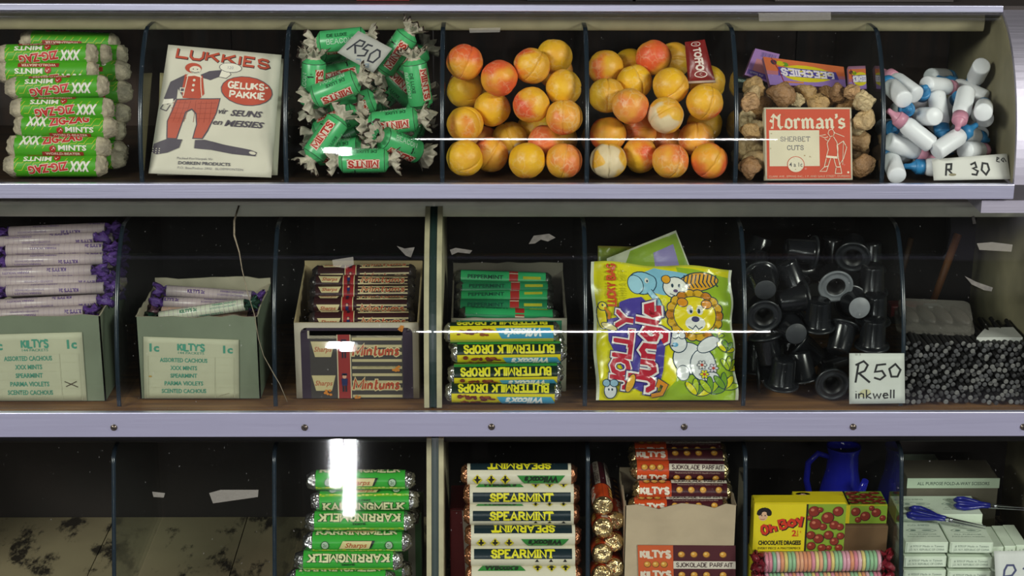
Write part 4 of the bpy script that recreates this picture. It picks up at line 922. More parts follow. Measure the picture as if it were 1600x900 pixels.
for t in (
    (1393, 287, 1393, 236, .014, 'b', 1, 'white toy bottle lying at the bottom corner, base to the glass, by the lump partition'),
    (1394, 258, 1440, 263, .016, 'b', 1, 'white toy bottle on the shelf in the bottom corner, round base facing out'),
    (1486, 270, 1424, 268, .016, 'b', 0, 'white toy bottle lying by the price card with its blue teat pointing to the lumps'),
    (1384, 221, 1464, 247, .018, 'p', 1, 'white toy bottle lying low with a pink collar just above the price card'),
    (1459, 238, 1530, 193, .024, 'b', 1, 'white toy bottle rising to a blue collar above the middle of the price card'),
    (1500, 238, 1557, 232, .034, 'p', 1, 'white toy bottle with a pink collar just behind the price card'),
    (1451, 226, 1379, 172, .024, 'p', -1, 'white toy bottle slanting down from a pink teat at the lump partition'),
    (1517, 207, 1583, 217, .026, 'b', 1, 'white toy bottle with a blue collar by the curved end of the counter'),
    (1467, 145, 1471, 227, .030, 'b', -1, 'white toy bottle hanging straight down with its blue teat lowest'),
    (1390, 195, 1389, 205, .026, 'b', -1, 'toy bottle end on with its blue teat facing out by the lump partition'),
    (1413, 168, 1412, 175, .040, 'b', -1, 'toy bottle end on with a round blue teat, above the slanting pink one'),
    (1450, 186, 1432, 178, .040, 'p', 1, 'white toy bottle with its base facing out in the middle of the heap'),
    (1517, 140, 1489, 205, .036, 'p', -1, 'white toy bottle pointing a pink teat down in the middle'),
    (1525, 180, 1549, 156, .042, 'b', 1, 'white toy bottle, base facing out, right of the pink teat that points down'),
    (1563, 190, 1570, 168, .034, 'p', 1, 'white toy bottle end on, round base beside the curved end of the counter'),
    (1393, 160, 1375, 116, .044, 'b', 1, 'white toy bottle leaning on the lump partition with its blue collar up'),
    (1425, 152, 1383, 105, .054, 'p', 1, 'white toy bottle with a pink teat standing highest by the lump partition'),
    (1438, 168, 1437, 140, .062, 'b', -1, 'toy bottle with a blue teat seen between two white bodies, upper heap'),
    (1440, 136, 1508, 135, .058, 'p', 1, 'white toy bottle lying level across the top of the heap, pink collar'),
    (1575, 157, 1508, 118, .056, 'b', 1, 'white toy bottle slanting to a blue collar at the top, towards the counter end'),
    (1446, 124, 1503, 117, .080, 'b', 1, 'white toy bottle lying behind the level one with a blue collar'),
    (1557, 108, 1562, 132, .090, 'b', 1, 'white toy bottle at the far back corner near the end wall'),
    (1490, 172, 1494, 150, .070, 'b', -1, 'toy bottle with its blue collar in the shade behind the pink teat'),
    (1405, 215, 1440, 205, .060, 'p', 1, 'white toy bottle buried behind the slanting pink one'),
    (1510, 215, 1480, 235, .060, 'b', 1, 'white toy bottle buried behind the rising blue one'),
    (1540, 215, 1530, 175, .075, 'p', 1, 'white toy bottle buried by the counter end'),
    (1460, 200, 1430, 150, .085, 'b', 1, 'white toy bottle seen deep in the middle of the heap')): bottle(*t)
a = Art(); a.z = 1; INK = '#1c1c1e'
for P, w_ in (([(13, 5), (15, 19)], 2), ([(14, 18), (20, 18), (19, 12), (14, 12)], 2.2), ([(16, 12), (21, 5)], 2), ([(40, 16), (45, 18), (46, 13), (42, 12), (47, 9), (45, 5), (40, 6)], 2), ([(53, 17), (51, 10), (55, 5), (59, 10), (58, 16), (53, 17)], 2), ([(68, 19), (71, 21), (69, 22), (68, 18), (71, 17)], 1), ([(75, 21), (73, 19), (75, 17), (76, 21), (78, 17)], 1)): a.stroke(P, w_, INK)
a.ell(20, 6, 4, 1.5, '#8c8468'); a.up()
tag(card(80, 25, SG, a, '#d5d4cc').build('price_card'), 'long white handwritten price card leaning on the toy bottles', 'price card')
# ================================================================ middle row
def open_carton(name, x0, x1, Yf, dp, zf, z0, m, inner, label, cat, grp=None, back=0., th=.0014, wavy=0., rz=0., side_slope=0., part='carton'):
    """a card tray open at the top: front, two sides, back and bottom; back: how much the back stands higher"""
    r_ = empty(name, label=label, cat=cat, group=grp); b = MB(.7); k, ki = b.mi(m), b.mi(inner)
    def wall(P, Q):
        n = len(P)//2
        V = [b.bm.verts.new(p) for p in P]; U = [b.bm.verts.new(q) for q in Q]; m_ = len(P)
        b.face(V, k); b.face(U[::-1], ki)
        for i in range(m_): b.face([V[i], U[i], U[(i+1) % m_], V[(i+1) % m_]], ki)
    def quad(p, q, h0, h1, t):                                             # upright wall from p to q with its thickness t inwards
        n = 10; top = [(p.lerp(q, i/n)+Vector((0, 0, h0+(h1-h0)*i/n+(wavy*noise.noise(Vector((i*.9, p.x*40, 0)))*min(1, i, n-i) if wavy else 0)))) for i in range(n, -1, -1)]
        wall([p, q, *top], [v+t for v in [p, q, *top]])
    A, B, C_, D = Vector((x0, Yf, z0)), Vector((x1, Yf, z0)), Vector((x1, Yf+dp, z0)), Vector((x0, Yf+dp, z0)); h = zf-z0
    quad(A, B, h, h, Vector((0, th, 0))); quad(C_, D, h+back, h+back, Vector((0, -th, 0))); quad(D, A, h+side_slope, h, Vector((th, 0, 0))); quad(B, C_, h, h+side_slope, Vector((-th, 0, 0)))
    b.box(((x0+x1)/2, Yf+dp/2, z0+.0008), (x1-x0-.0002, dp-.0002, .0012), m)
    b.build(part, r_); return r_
# ---------------------------------------------------------------- violet rolls in green cartons
SAGE, SAGE2, KRAFT = mat('#717a66', .7, var=.15, nscale=20), mat('#6f9a84', .7, var=.15), mat('#a8a08a', .75, var=.2)
def price_list(cross, torn=False):
    a = Art(); T = '#4a9079'; W, H = 88, 66; L = '#b7b69c'
    a.slab("KILTY'S", 44, 56, 7.2, T, w=24, sw=.24, serif=0); a.text('1c', 10, 55, 8, T, bold=.04); a.text('1c', 78, 55, 8, T, bold=.04); a.text('144 PACKETS', 44, 50, 2.6, T, w=24)
    for i, s_ in enumerate(('ASSORTED CACHOUS', 'XXX MINTS', 'SPEARMINT', 'PARMA VIOLETS', 'SCENTED CACHOUS')):
        y = 42-i*8.4; a.text(s_, 37, y, 4.4, T, w=len(s_)*2.75, bold=.025); a.stroke([(4, y+4), (84, y+4)], .35, L)
    a.stroke([(66, 46), (66, 1)], .35, L); a.stroke([(4, 46), (4, 1)], .35, L); a.stroke([(84, 46), (84, 1)], .35, L); a.up()
    if cross: a.stroke([(69, 19), (81, 13.5)], .9, '#4d4438'); a.stroke([(70, 14), (80, 19)], .9, '#4d4438')
    else: a.ell(6, 24, 1.5, 1, '#a8894a'); a.stroke([(70, 3), (79, 6)], .7, '#8b866f')
    return a, W, H
def kilty_box(xa, xb, ytop, Yf, dp, lab, lpx, cross, back):
    z = at((xa+xb)/2, ytop, Yf).z; x0, x1 = at(xa, ytop, Yf).x, at(xb, ytop, Yf).x
    r_ = open_carton('sweet_carton', x0, x1, Yf, dp, z, Z2+.0006, SAGE, KRAFT, lab, 'carton', 'green cartons of violet rolls', back, wavy=.003)
    a, W, H = price_list(cross); P = [at(*q, Yf-.0008) for q in lpx]
    for q in P: q.z = max(q.z, Z2+.001)
    for q in P: q.y = Yf-.0008
    sheet(W, H, P, 0, a, '#b5b59b', wr=.0006, nx=10, ny=10, thick=.0005).build('label', r_.children[0])
    return x0, x1, z
kilty_box(-118, 156, 494, .024, .11, 'green card carton piled full of violet rolls, price list marked with a cross', ((-14, 631), (136, 629), (128, 519), (-22, 523)), True, .004)
kilty_box(211, 402, 495, .030, .105, 'green card carton with a torn back, only a few rolls left inside', ((226, 632), (374, 631), (373, 531), (224, 526)), False, .006)
def violet_art(c1, c2):
    a = Art()
    for i in range(19): a.stroke([(-46+i*5.1, -18.5), (-46+i*5.1, 18.5)], .35, '#a08d9c')
    for i in range(7): a.stroke([(-47, -18+i*5.3), (47, -18+i*5.3)], .25, '#b09fa8')
    a.up()
    for v0 in (-14, -4.6, 4.6, 14):
        o = 10 if v0 in (-14, 4.6) else -16
        a.text("KILTY'S 2c", -24+o, v0, 3.4, c1, w=19, bold=.03); a.text('PARMA VIOLETS', 20+o*.6, v0+1.8, 2, c2, w=26, bold=.015); a.text('SCENTED CACHOUS', 18+o*.6, v0-1.6, 1.8, c2, w=28)
    return a
VIO = film('violet_cellophane', '#5b3a88', .85, .15, .8, 260.); CLR = film('clear_cellophane', '#b7b0c4', .18, .08, .5, 300.)
def violet_kind(base, c1, c2, tw):
    k_ = empty('violet_roll'); R = .0059; b = MB(.3)
    b.lathe([(-.0475, 0), (-.0475, R*.9), (-.0470, R), (.0470, R), (.0475, R*.9), (.0475, 0)], base, 24); b.art(violet_art(c1, c2), cyl_fn(R), (), cuts(-.0186, .0186, 30), clip=.047); b.build('wrapper', k_)
    for s in (1, -1):
        def wob(i, t): return (1+.3*math.sin(5*t+i+s)*(i > 1), s*.003*math.sin(3*t+i*s))
        MB().lathe([(s*.0474, R*.98), (s*.0500, R*.6), (s*.0520, R*.42), (s*.0570, R*.9), (s*.0610, R*1.15), (s*.0600, R*.6), (s*.055, .001)], tw, 22, wob=wob).build('twisted_end', k_)
    return Kind(k_, 'sweet roll', 'violet rolls in the green cartons')
VR = violet_kind('#b7a7a8', '#5b3f82', '#7f6a94', VIO); VG = violet_kind('#c9cdb8', '#2f7a5c', '#6aa088', mat('#24483a', .3, bump=.6)); VO = violet_kind('#c7a48e', '#b5683e', '#c08a6c', mat('#6b4a56', .3, bump=.6))
for px, py, Y, t, sp, lab in ((90, 360, .112, 2.5, 20, 'violet roll topmost in the tall pile, purple twist at its end'), (72, 375, .105, 3, 100, 'violet roll second from the top of the tall pile'), (86, 389, .099, 1, 160, 'violet roll third from the top of the tall pile'), (86, 406, .091, 1.5, 200, 'violet roll fourth from the top of the tall pile'), (68, 425, .085, 2, 60, 'violet roll fifth from the top of the tall pile, ending short'),
    (76, 440, .079, 1, 300, 'violet roll showing only a strip, sixth from the top of the tall pile'), (87, 452, .071, 2, 30, 'violet roll seventh from the top of the tall pile'), (76, 473, .060, 3, 90, 'violet roll lying just above the edge of the full carton'), (54, 490, .050, 2.5, 140, 'violet roll sinking behind the front edge of the full carton'),
    (103, 372, .126, 3, 0, 'violet roll behind the topmost one, purple end in the shade'), (104, 395, .118, 0, 0, 'violet roll behind the third one, purple end against the glass partition'), (101, 414, .110, 4, 0, 'violet roll behind the fourth one of the tall pile'), (99, 434, .100, 2, 0, 'violet roll behind the fifth one, purple end showing'), (96, 458, .092, 0, 0, 'violet roll behind the seventh one of the tall pile')):
    VR.put(roll_M(at(px, py, Y), t, 1, sp), lab)
for K, px, py, Y, t, sp, lab in ((VR, 327, 459, .108, -4, 30, 'violet roll lying at the back of the nearly empty carton'), (VR, 323, 475, .094, -2, 100, 'violet roll in the middle of the nearly empty carton'), (VO, 320, 491, .080, -3, 0, 'orange tinted roll half hidden in the nearly empty carton'), (VG, 316, 486, .064, 9, 20, 'cream roll with green lettering lying crosswise in the nearly empty carton'), (VR, 321, 495, .092, 0, 60, 'violet roll low in the nearly empty carton under the crosswise one')):
    K.put(roll_M(at(px, py, Y), t, 0, sp) @ Matrix.Scale(.89, 4, Vector((1, 0, 0))), lab)
# ---------------------------------------------------------------- brown mint bars and their carton
DB = '#33181a'; TAN = '#c9ba8c'
def figure(a, x, y, s):
    a.ell(x, y+5*s, 1.3*s, 1.5*s, '#c99a80'); a.rect(x-1.6*s, y+5.6*s, x+1.6*s, y+7*s, '#1c2340'); a.poly([(x-2*s, y+3.6*s), (x+2*s, y+3.6*s), (x+1.6*s, y-1*s), (x-1.6*s, y-1*s)], '#1f2a55'); a.rect(x-1.4*s, y-5*s, x-.3*s, y-1*s, '#20222c'); a.rect(x+.3*s, y-5*s, x+1.4*s, y-1*s, '#20222c')
def MINT_TXT(a, x, y, h, w):
    a.slab('Mintums', x, y, h, '#a8452c', w=w, sw=.2, serif=.1, shear=.2, gap=.14, lines=[(TAN, .2)])
def mintum_row(a, y, h, x0, x1, stripes=True):
    w = x1-x0
    if stripes:
        for k in range(3): a.rect(x0+w*.46, y-h*.5+h*k*.36, x1, y-h*.5+h*k*.36+h*.13, TAN)
    a.up(); a.poly([(x0+w*.03, y+h*.34), (x0+w*.28, y+h*.34), (x0+w*.25, y-h*.34), (x0+w*.07, y-h*.34)], TAN); a.up(); a.text('Sharps', x0+w*.155, y, h*.34, '#a2402c', w=w*.17, shear=.3, bold=.02)
    MINT_TXT(a, x0+w*.73, y+h*.02, h*.56, w*.46)
def mintum_art():
    a = Art(); a.rect(-46, -27, 46, 27, DB); a.up(); a.rect(-18, -27, -8, 27, '#8d1e22'); a.rect(-18.8, -27, -18, 27, TAN); a.rect(-8, -27, -7.2, 27, TAN); a.up()
    for v in (-20, -6.5, 7, 20.5): mintum_row(a, v, 10, -46, 46); figure(a, -13, v-1, .8)
    return a
FOIL = mat('#8a8680', .25, .9, var=.3, bump=.8, bscale=240); FOILG = mat('#d9c18e', .24, .95, var=.2, bump=.9, bscale=200); FOILC = mat('#b07a5a', .26, .95, var=.3, bump=.9, bscale=220); SILV = mat('#c4c4c4', .2, .95, var=.2, bump=1., bscale=200)
def wrapped_roll(name, R, half, art, base, endm, cut=44, rough=.3, seed=1., cap=.010, ruff=.25):
    k_ = empty(name); b = MB(rough); b.lathe([(-half, R), (half, R)], base, 40); b.art(art, cyl_fn(R), (), cuts(-PI*R, PI*R, cut), clip=half); b.build('wrapper', k_)
    end_cap('foil_end', k_, half-.0003, R*.985, endm, 1, cap, seed, ruff); end_cap('foil_end', k_, -half+.0003, R*.985, endm, -1, cap, seed+3, ruff); return k_
MINT = Kind(wrapped_roll('mint_bar', .0086, .0455, mintum_art(), DB, mat('#3b3434', .3, .5, bump=.8), cap=.006), 'mint bar', 'brown mint bars in their carton')
YF = .030; x0, x1 = at(459, 505, YF).x, at(654, 503, YF).x; zf = at(560, 504, YF).z
WCARD = mat('#b3a998', .65, var=.15)
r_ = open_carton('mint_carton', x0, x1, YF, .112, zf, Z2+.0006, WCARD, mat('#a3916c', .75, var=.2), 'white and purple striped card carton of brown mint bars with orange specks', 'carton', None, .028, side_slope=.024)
a = Art(); W, H = 124, 78
a.rect(6, 0, 118, 73, '#2e2133'); a.up(); a.rect(6, 68, 12, 73, '#b3a998'); a.ell(12, 67, 6, 6, '#2e2133'); a.rect(112, 68, 118, 73, '#b3a998'); a.ell(112, 67, 6, 6, '#2e2133'); a.up()
a.rect(15, 0, 108, 70, '#3c3836'); a.rect(13, 62, 108, 70, '#a89f8c'); a.up()
for k in range(9): a.rect(57, 1+k*7.4, 107, 3.8+k*7.4, '#b3a77f')
a.rect(43, 0, 55, 66, '#8d2a28'); a.rect(42, 0, 43, 66, '#c4b797'); a.rect(55, 0, 56, 66, '#c4b797'); a.up()
for y in (51, 16):
    a.poly([(16, y+8), (40, y+8), (36, y-8), (20, y-8)], '#bdb083'); a.up(); a.text('Sharps', 28, y, 5, '#a65a3c', w=18, shear=.3, bold=.02); MINT_TXT(a, 81, y-1, 10, 46); figure(a, 49, y-1, 1.6)
a.text('ENTER STRIPED STRIPES CONFECTION', 82, 33, 2, '#7a7350', w=40)
for p in ((107, 74, 4), (101, 31, 5), (32, 6, 5), (62, 1, 4), (106, 71, 3)):
    for k in range(7): a.ell(p[0]+random.uniform(-.6, .6)*p[2], p[1]+random.uniform(-.5, .5)*p[2], p[2]*.3, p[2]*.25, '#c47a2c').up()
    a.up()
P = [Vector((x0+.0002, YF-.0006, Z2+.001)), Vector((x1-.0002, YF-.0006, Z2+.001)), Vector((x1-.0002, YF-.0006, zf)), Vector((x0+.0002, YF-.0006, zf))]
card(W, H, P, a, '#b3a998', th=.0005).build('printed_front', r_)
for px, py, Y, t, sp, lab in ((569, 427, .116, 1, 70, 'brown mint bar topmost at the back of the carton'), (566, 443, .104, -.5, 20, 'brown mint bar second from the top of the carton, in shade'), (566, 458, .090, .5, 200, 'brown mint bar in the middle of the carton'), (564, 477, .074, 0, 65, 'brown mint bar with its cream label facing out above the carton edge'), (566, 499, .056, .5, 330, 'brown mint bar sinking behind the carton front')):
    MINT.put(roll_M(at(px, py, Y), t, 0, sp), lab)
# ---------------------------------------------------------------- green mint bars in a carton behind the buttermilk rolls
def green_bar_art():
    a = Art(); 
    for v0, c in ((-20, '#2a9a5a'), (-9, '#1d6e48'), (2, '#35a866'), (13, '#1f7f50')): a.rect(-43, v0, 43, v0+11, c)
    a.up(); a.rect(6, -27, 15, 27, '#9c2a26'); a.up()
    for v in (-18, -6, 6, 18): a.text('PEPPERMINT', -18, v, 4, '#174a38', w=36, bold=.03); a.rect(20, v-1.5, 38, v+1.5, '#a9a82c'); a.rect(6, v+4, 15, v+5, '#cfc8b0'); a.up()
    return a
GBAR = Kind(wrapped_roll('peppermint_bar', .0082, .043, green_bar_art(), '#2a9a5a', mat('#4a4f48', .3, .6, bump=.8), cap=.006), 'mint bar', 'green mint bars in the carton behind the buttermilk rolls')
YF = .048; x0, x1 = at(705, 490, YF).x, at(886, 490, YF).x; zf = at(795, 497, YF).z
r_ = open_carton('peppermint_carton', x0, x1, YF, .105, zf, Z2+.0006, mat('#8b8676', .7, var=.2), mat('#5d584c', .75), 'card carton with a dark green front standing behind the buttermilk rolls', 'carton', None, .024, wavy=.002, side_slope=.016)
a = Art(); a.rect(5, 0, 107, 72, '#1f6a4a'); a.up(); a.rect(9, 0, 103, 68, '#2b8a5c'); a.up(); a.text('PEPPERMINT', 56, 58, 8, '#cfc9a0', w=70, bold=.03)
P = [Vector((x0, YF-.0006, Z2+.001)), Vector((x1, YF-.0006, Z2+.001)), Vector((x1, YF-.0006, zf)), Vector((x0, YF-.0006, zf))]; card(112, 74, P, a, '#9c9684', th=.0005).build('printed_front', r_)
for px, py, Y, t, sp, lab in ((786, 436, .132, -2, 30, 'green mint bar topmost at the back of the dark green carton'), (789, 452, .118, 0, 100, 'green mint bar second from the top of the dark green carton'), (788, 466, .104, 1, 200, 'green mint bar with a yellow stripe in the middle of the dark green carton'), (787, 480, .090, -.5, 300, 'green mint bar just above the front of the dark green carton'), (795, 494, .072, -2, 160, 'green mint bar sinking behind the front of the dark green carton')):
    GBAR.put(roll_M(at(px, py, Y), t, 0, sp), lab)
# ---------------------------------------------------------------- buttermilk rolls
def butter_art():
    a = Art(); a.rect(-52, -32, 52, 32, '#d6c71f'); a.up()
    for v0 in (-16, 16):
        a.rect(-52, v0-15.5, 52, v0-12, '#a9b24a'); a.up()
        a.rect(-52, v0-12.5, 52, v0-8.2, '#2f8a3a'); a.up(); a.rect(-52, v0-8.4, 52, v0+2.2, '#10251a'); a.up()
        a.slab('BUTTERMILK DROPS', 0, v0-3, 7, '#d9d22c', w=86, sw=.26, serif=.16)
        a.poly([(-46, v0+5), (6, v0+5), (0, v0+15.5), (-52, v0+15.5)], '#3f93b5'); a.up(); a.text("Wilcox's", -20, v0+9.5, 7, '#dfe3df', w=36, bold=.05, shear=.25)
        for k in range(16): a.ell(10+k*2.1, v0+8+random.uniform(-3, 4), random.uniform(1.4, 3.4), random.uniform(.8, 2), random.choice(['#5e2320', '#6e2f1c', '#8a4a20'])).up()
        a.up()
    return a
BUT = Kind(wrapped_roll('buttermilk_roll', .0100, .0495, butter_art(), '#d6c71f', SILV, seed=2., cap=.0060), 'sweet roll', 'yellow buttermilk rolls in the middle row')
for px, py, Y, t, fl, sp, lab in ((784, 519, .030, .5, 1, -40, 'yellow buttermilk roll on top of its pile with the blue patch showing'), (795, 550, .024, .5, 1, 92, 'yellow buttermilk roll second from the top, black band upside down'), (790, 584, .020, .8, 1, 88, 'yellow buttermilk roll third down, black band upside down'), (787, 614, .016, .5, 1, 140, 'yellow buttermilk roll second from the shelf, blue patch upside down'), (786, 636, .015, -.3, 1, 100, 'yellow buttermilk roll at the shelf, nearly hidden by the trim'), (791, 535, .036, 0, 0, 90, 'yellow buttermilk roll glimpsed between the two upper ones')):
    p = at(px, py, Y); p.z = max(p.z, Z2+.0125); BUT.put(roll_M(p, t, fl, sp), lab)
# ---------------------------------------------------------------- jungle lucky bags
def jungle_art():
    a = Art(); K = '#1f3a4c'; W, H = 140, 130; Y_, G_ = '#d6cf1c', '#93b32c'
    a.rect(3, 0, 137, 128, Y_); a.up(); a.poly([(84, 128), (137, 122), (137, 0), (60, 0), (78, 18), (88, 50), (72, 80), (92, 96)], G_); a.up()
    a.rect(137, 0, 140, 130, '#d2d3bd'); a.rect(0, 0, 3, 130, '#d2d3bd')
    a.poly([(62, 128), (100, 120), (120, 112), (96, 104), (70, 100), (44, 106), (40, 118)], '#7fb8cf'); a.up()                                    # elephant
    a.oell(50, 112, 13, 11, '#86bdd2', K, 1); a.oell(43, 110, 7, 9, '#9ccbdb', K, .8, 20); a.stroke([(56, 104), (64, 94), (68, 84), (64, 78), (60, 82)], 6, K); a.up(); a.stroke([(56, 104), (64, 94), (68, 84), (64, 79), (60, 82)], 4.4, '#86bdd2'); a.up(); a.ell(54, 114, 2, 2.6, WHITE); a.up(); a.ell(54.5, 113.5, .9, 1.3, K); a.up()
    a.oell(104, 114, 22, 8, '#dca02a', K, 1, 12)                                                                                                # striped cat
    for k in range(9): a.stroke([(92+k*4, 120+k*.4), (90+k*4, 113+k*.4), (93+k*4, 108+k*.4)], 1.3, K)
    a.up(); a.oell(82, 108, 12, 10, '#dfe0d6', K, 1); a.oell(73, 116, 4, 4, '#dca02a', K); a.ell(79, 110, 1.3, 2, K); a.ell(86, 110, 1.3, 2, K); a.ell(82, 105, 2.4, 1.6, '#56406a'); a.stroke([(76, 102), (82, 100), (88, 102)], .8, K); a.up()
    for k in range(18):                                                                                                                         # maned cat
        t = 2*PI*k/18; a.ell(100+23*math.cos(t), 82+20*math.sin(t), 6.4, 6, K); 
    a.up()
    for k in range(18): t = 2*PI*k/18; a.ell(100+23*math.cos(t), 82+20*math.sin(t), 5.4, 5, '#d2a52a' if k % 3 else '#c07a24')
    a.up(); a.oell(100, 82, 21, 18, '#e0cf1f', K, .8); a.oell(88, 94, 5, 4, '#d8902a', K); a.oell(112, 93, 5, 4, '#d8902a', K)
    a.ell(95, 87, 3.4, 4.6, WHITE); a.ell(105, 87, 3.4, 4.6, WHITE); a.up(); a.ell(96, 86, 1.5, 2.4, K); a.ell(104, 86, 1.5, 2.4, K); a.ell(100, 74, 10, 7, '#e1e2da'); a.up(); a.ell(100, 78, 4, 2.8, '#40406a'); a.stroke([(93, 71), (97, 68.5), (100, 72), (103, 68.5), (107, 71)], .9, K); a.up()
    a.oell(92, 40, 15, 15, '#d9dcdc', K, 1); a.oell(106, 34, 12, 15, '#d9dcdc', K, 1); a.oell(82, 54, 8, 8, '#d9dcdc', K, 1); a.oell(79, 62, 3, 3, '#d9dcdc', K); a.oell(112, 54, 12, 6, '#d9dcdc', K, .9, 30); a.oell(86, 62, 3, 3, '#d9dcdc', K); a.oell(86, 26, 6, 7, '#d9dcdc', K); a.oell(114, 22, 7, 5, '#d9dcdc', K)
    a.ell(79, 53, 3, 2.2, '#5a9cc0'); a.up(); a.ell(76, 52, 1.3, 1, K); a.up()
    for x, y, r in ((98, 6, 14), (112, 8, 14), (126, 12, 14), (132, 30, 12), (128, 48, 10), (120, 62, 8)):
        for t in (-50, -10, 30, 70):
            u, v = math.cos(math.radians(t+60)), math.sin(math.radians(t+60)); a.ell(x+u*r*.5, y+v*r*.5, r*.55+.7, r*.2+.7, K, t+60); a.up(); a.ell(x+u*r*.5, y+v*r*.5, r*.55, r*.2, random.choice(['#a8bf2c', '#d6cf1c', '#6f9a2c']), t+60); a.up()
    for x, y, c in ((107, 25, '#d6cf1c'), (116, 31, '#d6cdd8'), (105, 34, '#d8d4d0')):
        for k in range(6): t = k*PI/3; a.ell(x+2.6*math.cos(t), y+2.6*math.sin(t), 2.2, 1.6, K, math.degrees(t)); a.up(); a.ell(x+2.6*math.cos(t), y+2.6*math.sin(t), 1.7, 1.1, c, math.degrees(t))
        a.up(); a.ell(x, y, 1.4, 1.4, '#b8402c'); a.up()
    a.poly([(14, 76), (24, 78), (26, 92), (30, 94), (36, 96), (48, 98), (54, 92), (56, 84), (62, 74), (70, 60), (68, 44), (66, 28), (62, 14), (44, 8), (36, 12), (30, 24), (22, 40), (14, 56)], '#4a3f94'); a.up()                # backing of the big lettering
    a.slab('JOLLY', 27, 48, 16, '#b5283a', w=72, sw=.27, serif=.1, rot=82, lines=[('#30286a', .26), ('#e0dcd8', .16)], gap=.12)
    a.slab('Jungle', 49, 52, 23, '#b5283a', w=84, sw=.22, serif=.1, rot=82, lines=[('#30286a', .26), ('#e0dcd8', .16)], gap=.12)
    a.slab('LUCKY BAG', 19, 108, 8, '#c4502a', w=38, sw=.24, serif=0, rot=88); a.text('WITH A GIFT', 30, 108, 4.5, '#b8b41e', w=30, rot=88, bold=.02)
    a.oell(8, 78, 4.5, 11, '#e0cf2a', K, .9, 10); a.oell(9, 88, 4, 3.6, '#e0cf2a', K, .9); a.stroke([(11, 87), (16, 81), (15, 76)], 2.6, '#c47a24'); a.up(); a.ell(9, 89, 1, 1.2, K); a.oell(15, 69, 8, 2.6, '#d7c98a', K, .8, -20)
    a.stroke([(54, 4), (64, 6), (68, 14), (62, 18), (60, 12)], 5, K); a.up(); a.stroke([(54, 4), (64, 6), (68, 14), (62, 17.5), (60, 12)], 3.6, '#d48a2a'); a.up()
    a.oell(34, 16, 3.4, 9, '#dba83a', K, .8, -25); a.oell(14, 9, 6, 7, '#cfd3d6', K, .9); a.oell(10, 16, 3.6, 3, '#8fb4c8', K, .8); a.oell(18, 16, 3.6, 3, '#8fb4c8', K, .8); a.ell(12.5, 10, .9, 1.2, K); a.ell(16, 10, .9, 1.2, K); a.up()
    return a
def bag_edge(u, v): return u+.008*math.sin(v*19)*(u > .9)+.006*math.sin(v*13)*(u < .1)-.012*math.sin(v*PI)*(1 if u > .98 else 0), v+.012*math.sin(u*11)*(v > .9)
P = [at(931, 630, .016), at(1153, 632, .016), at(1143, 420, .066), at(923, 409, .066)]
for q in P[:2]: q.z = max(q.z, Z2+.004)
tag(sheet(140, 130, P, .013, jungle_art(), '#cfcf40', wr=.005, rough=.22, nx=30, ny=30, seed=2., edge_fn=bag_edge).build('lucky_bag'), 'bright yellow plastic lucky bag printed with jungle animals, front one', 'lucky bag', 'jungle lucky bags')
a = Art(); a.rect(0, 0, 120, 90, '#c9ccb0'); a.up(); a.poly([(2, 2), (118, 2), (118, 88), (40, 88), (2, 50)], '#8aa838'); a.up(); a.poly([(4, 30), (60, 50), (96, 60), (112, 40), (100, 12), (40, 4), (4, 6)], '#5f9fbf'); a.up()
for k in range(9): a.stroke([(20+k*7, 20), (26+k*7, 34), (22+k*7, 48)], 3, '#b88a2a' if k % 2 else '#1f3a4c')
a.up(); a.poly([(66, 44), (104, 50), (108, 80), (74, 78)], '#8f86b8'); a.up(); a.oell(30, 30, 14, 12, '#7fb0c8', '#1f3a4c', 1.2); a.stroke([(22, 44), (50, 58), (60, 44), (40, 36)], 5, '#6aa6c4'); a.up()
P = [at(958, 520, .100), at(1118, 520, .100), at(1056, 360, .132), at(948, 404, .132)]
tag(sheet(120, 90, P, .005, a, '#c9cbb2', wr=.003, rough=.25, seed=6.).build('lucky_bag'), 'blue and green plastic lucky bag standing crooked behind the front one', 'lucky bag', 'jungle lucky bags')
a = Art(); a.rect(2, 2, 98, 88, '#b9b028'); a.up(); a.poly([(2, 50), (60, 88), (2, 88)], '#7d8c2a'); a.up(); a.oell(60, 50, 20, 14, '#a8b048', '#1f3a4c', 1)
P = [at(934, 520, .132), at(1052, 520, .132), at(1010, 386, .156), at(934, 384, .156)]
tag(sheet(100, 90, P, .005, a, '#8f8a3c', wr=.003, rough=.3, seed=9.).build('lucky_bag'), 'yellow green lucky bag in shade at the back of the jungle bags', 'lucky bag', 'jungle lucky bags')
# ---------------------------------------------------------------- black inkwells
RUB, RUB2, RUBG = mat('#15171a', .2, var=.3, nscale=60), mat('#0a0b0c', .5), mat('#7d8084', .45, var=.25, nscale=90)
def inkwell_kind(rim, cap):
    k_ = empty('inkwell'); b = MB()
    b.lathe([(.0020, .0160), (.0030, .0140), (.0045, .0128), (.0270, .0110), (.0285, .0104)], RUB, 36, axis='Z'); b.lathe([(.0285, .0104), (.0290, .0098), (.0290, .0001)], cap, 36, axis='Z'); b.build('body', k_)
    ri = MB().lathe([(.0001, .0092), (-.0006, .0098), (.0004, .0112), (.0010, .0146), (-.0004, .0152), (.0002, .0170), (.0012, .0172), (.0022, .0168), (.0022, .0150)], rim, 40, axis='Z').build('rim', k_)
    MB().lathe([(.0001, .0092), (.0010, .0078), (.0040, .0066), (.0200, .0062), (.0200, .0001)], RUB2, 28, axis='Z').build('well', ri)
    return Kind(k_, 'inkwell', 'black inkwells in the middle row')
INK_ = {'b': inkwell_kind(mat('#1d2023', .3, var=.25), RUB), 'g': inkwell_kind(mat('#6f7377', .35, var=.25), RUB), 'c': inkwell_kind(mat('#1d2023', .3, var=.25), RUBG), 'd': inkwell_kind(mat('#1d2023', .3, var=.25), mat('#33363a', .5, var=.3))}
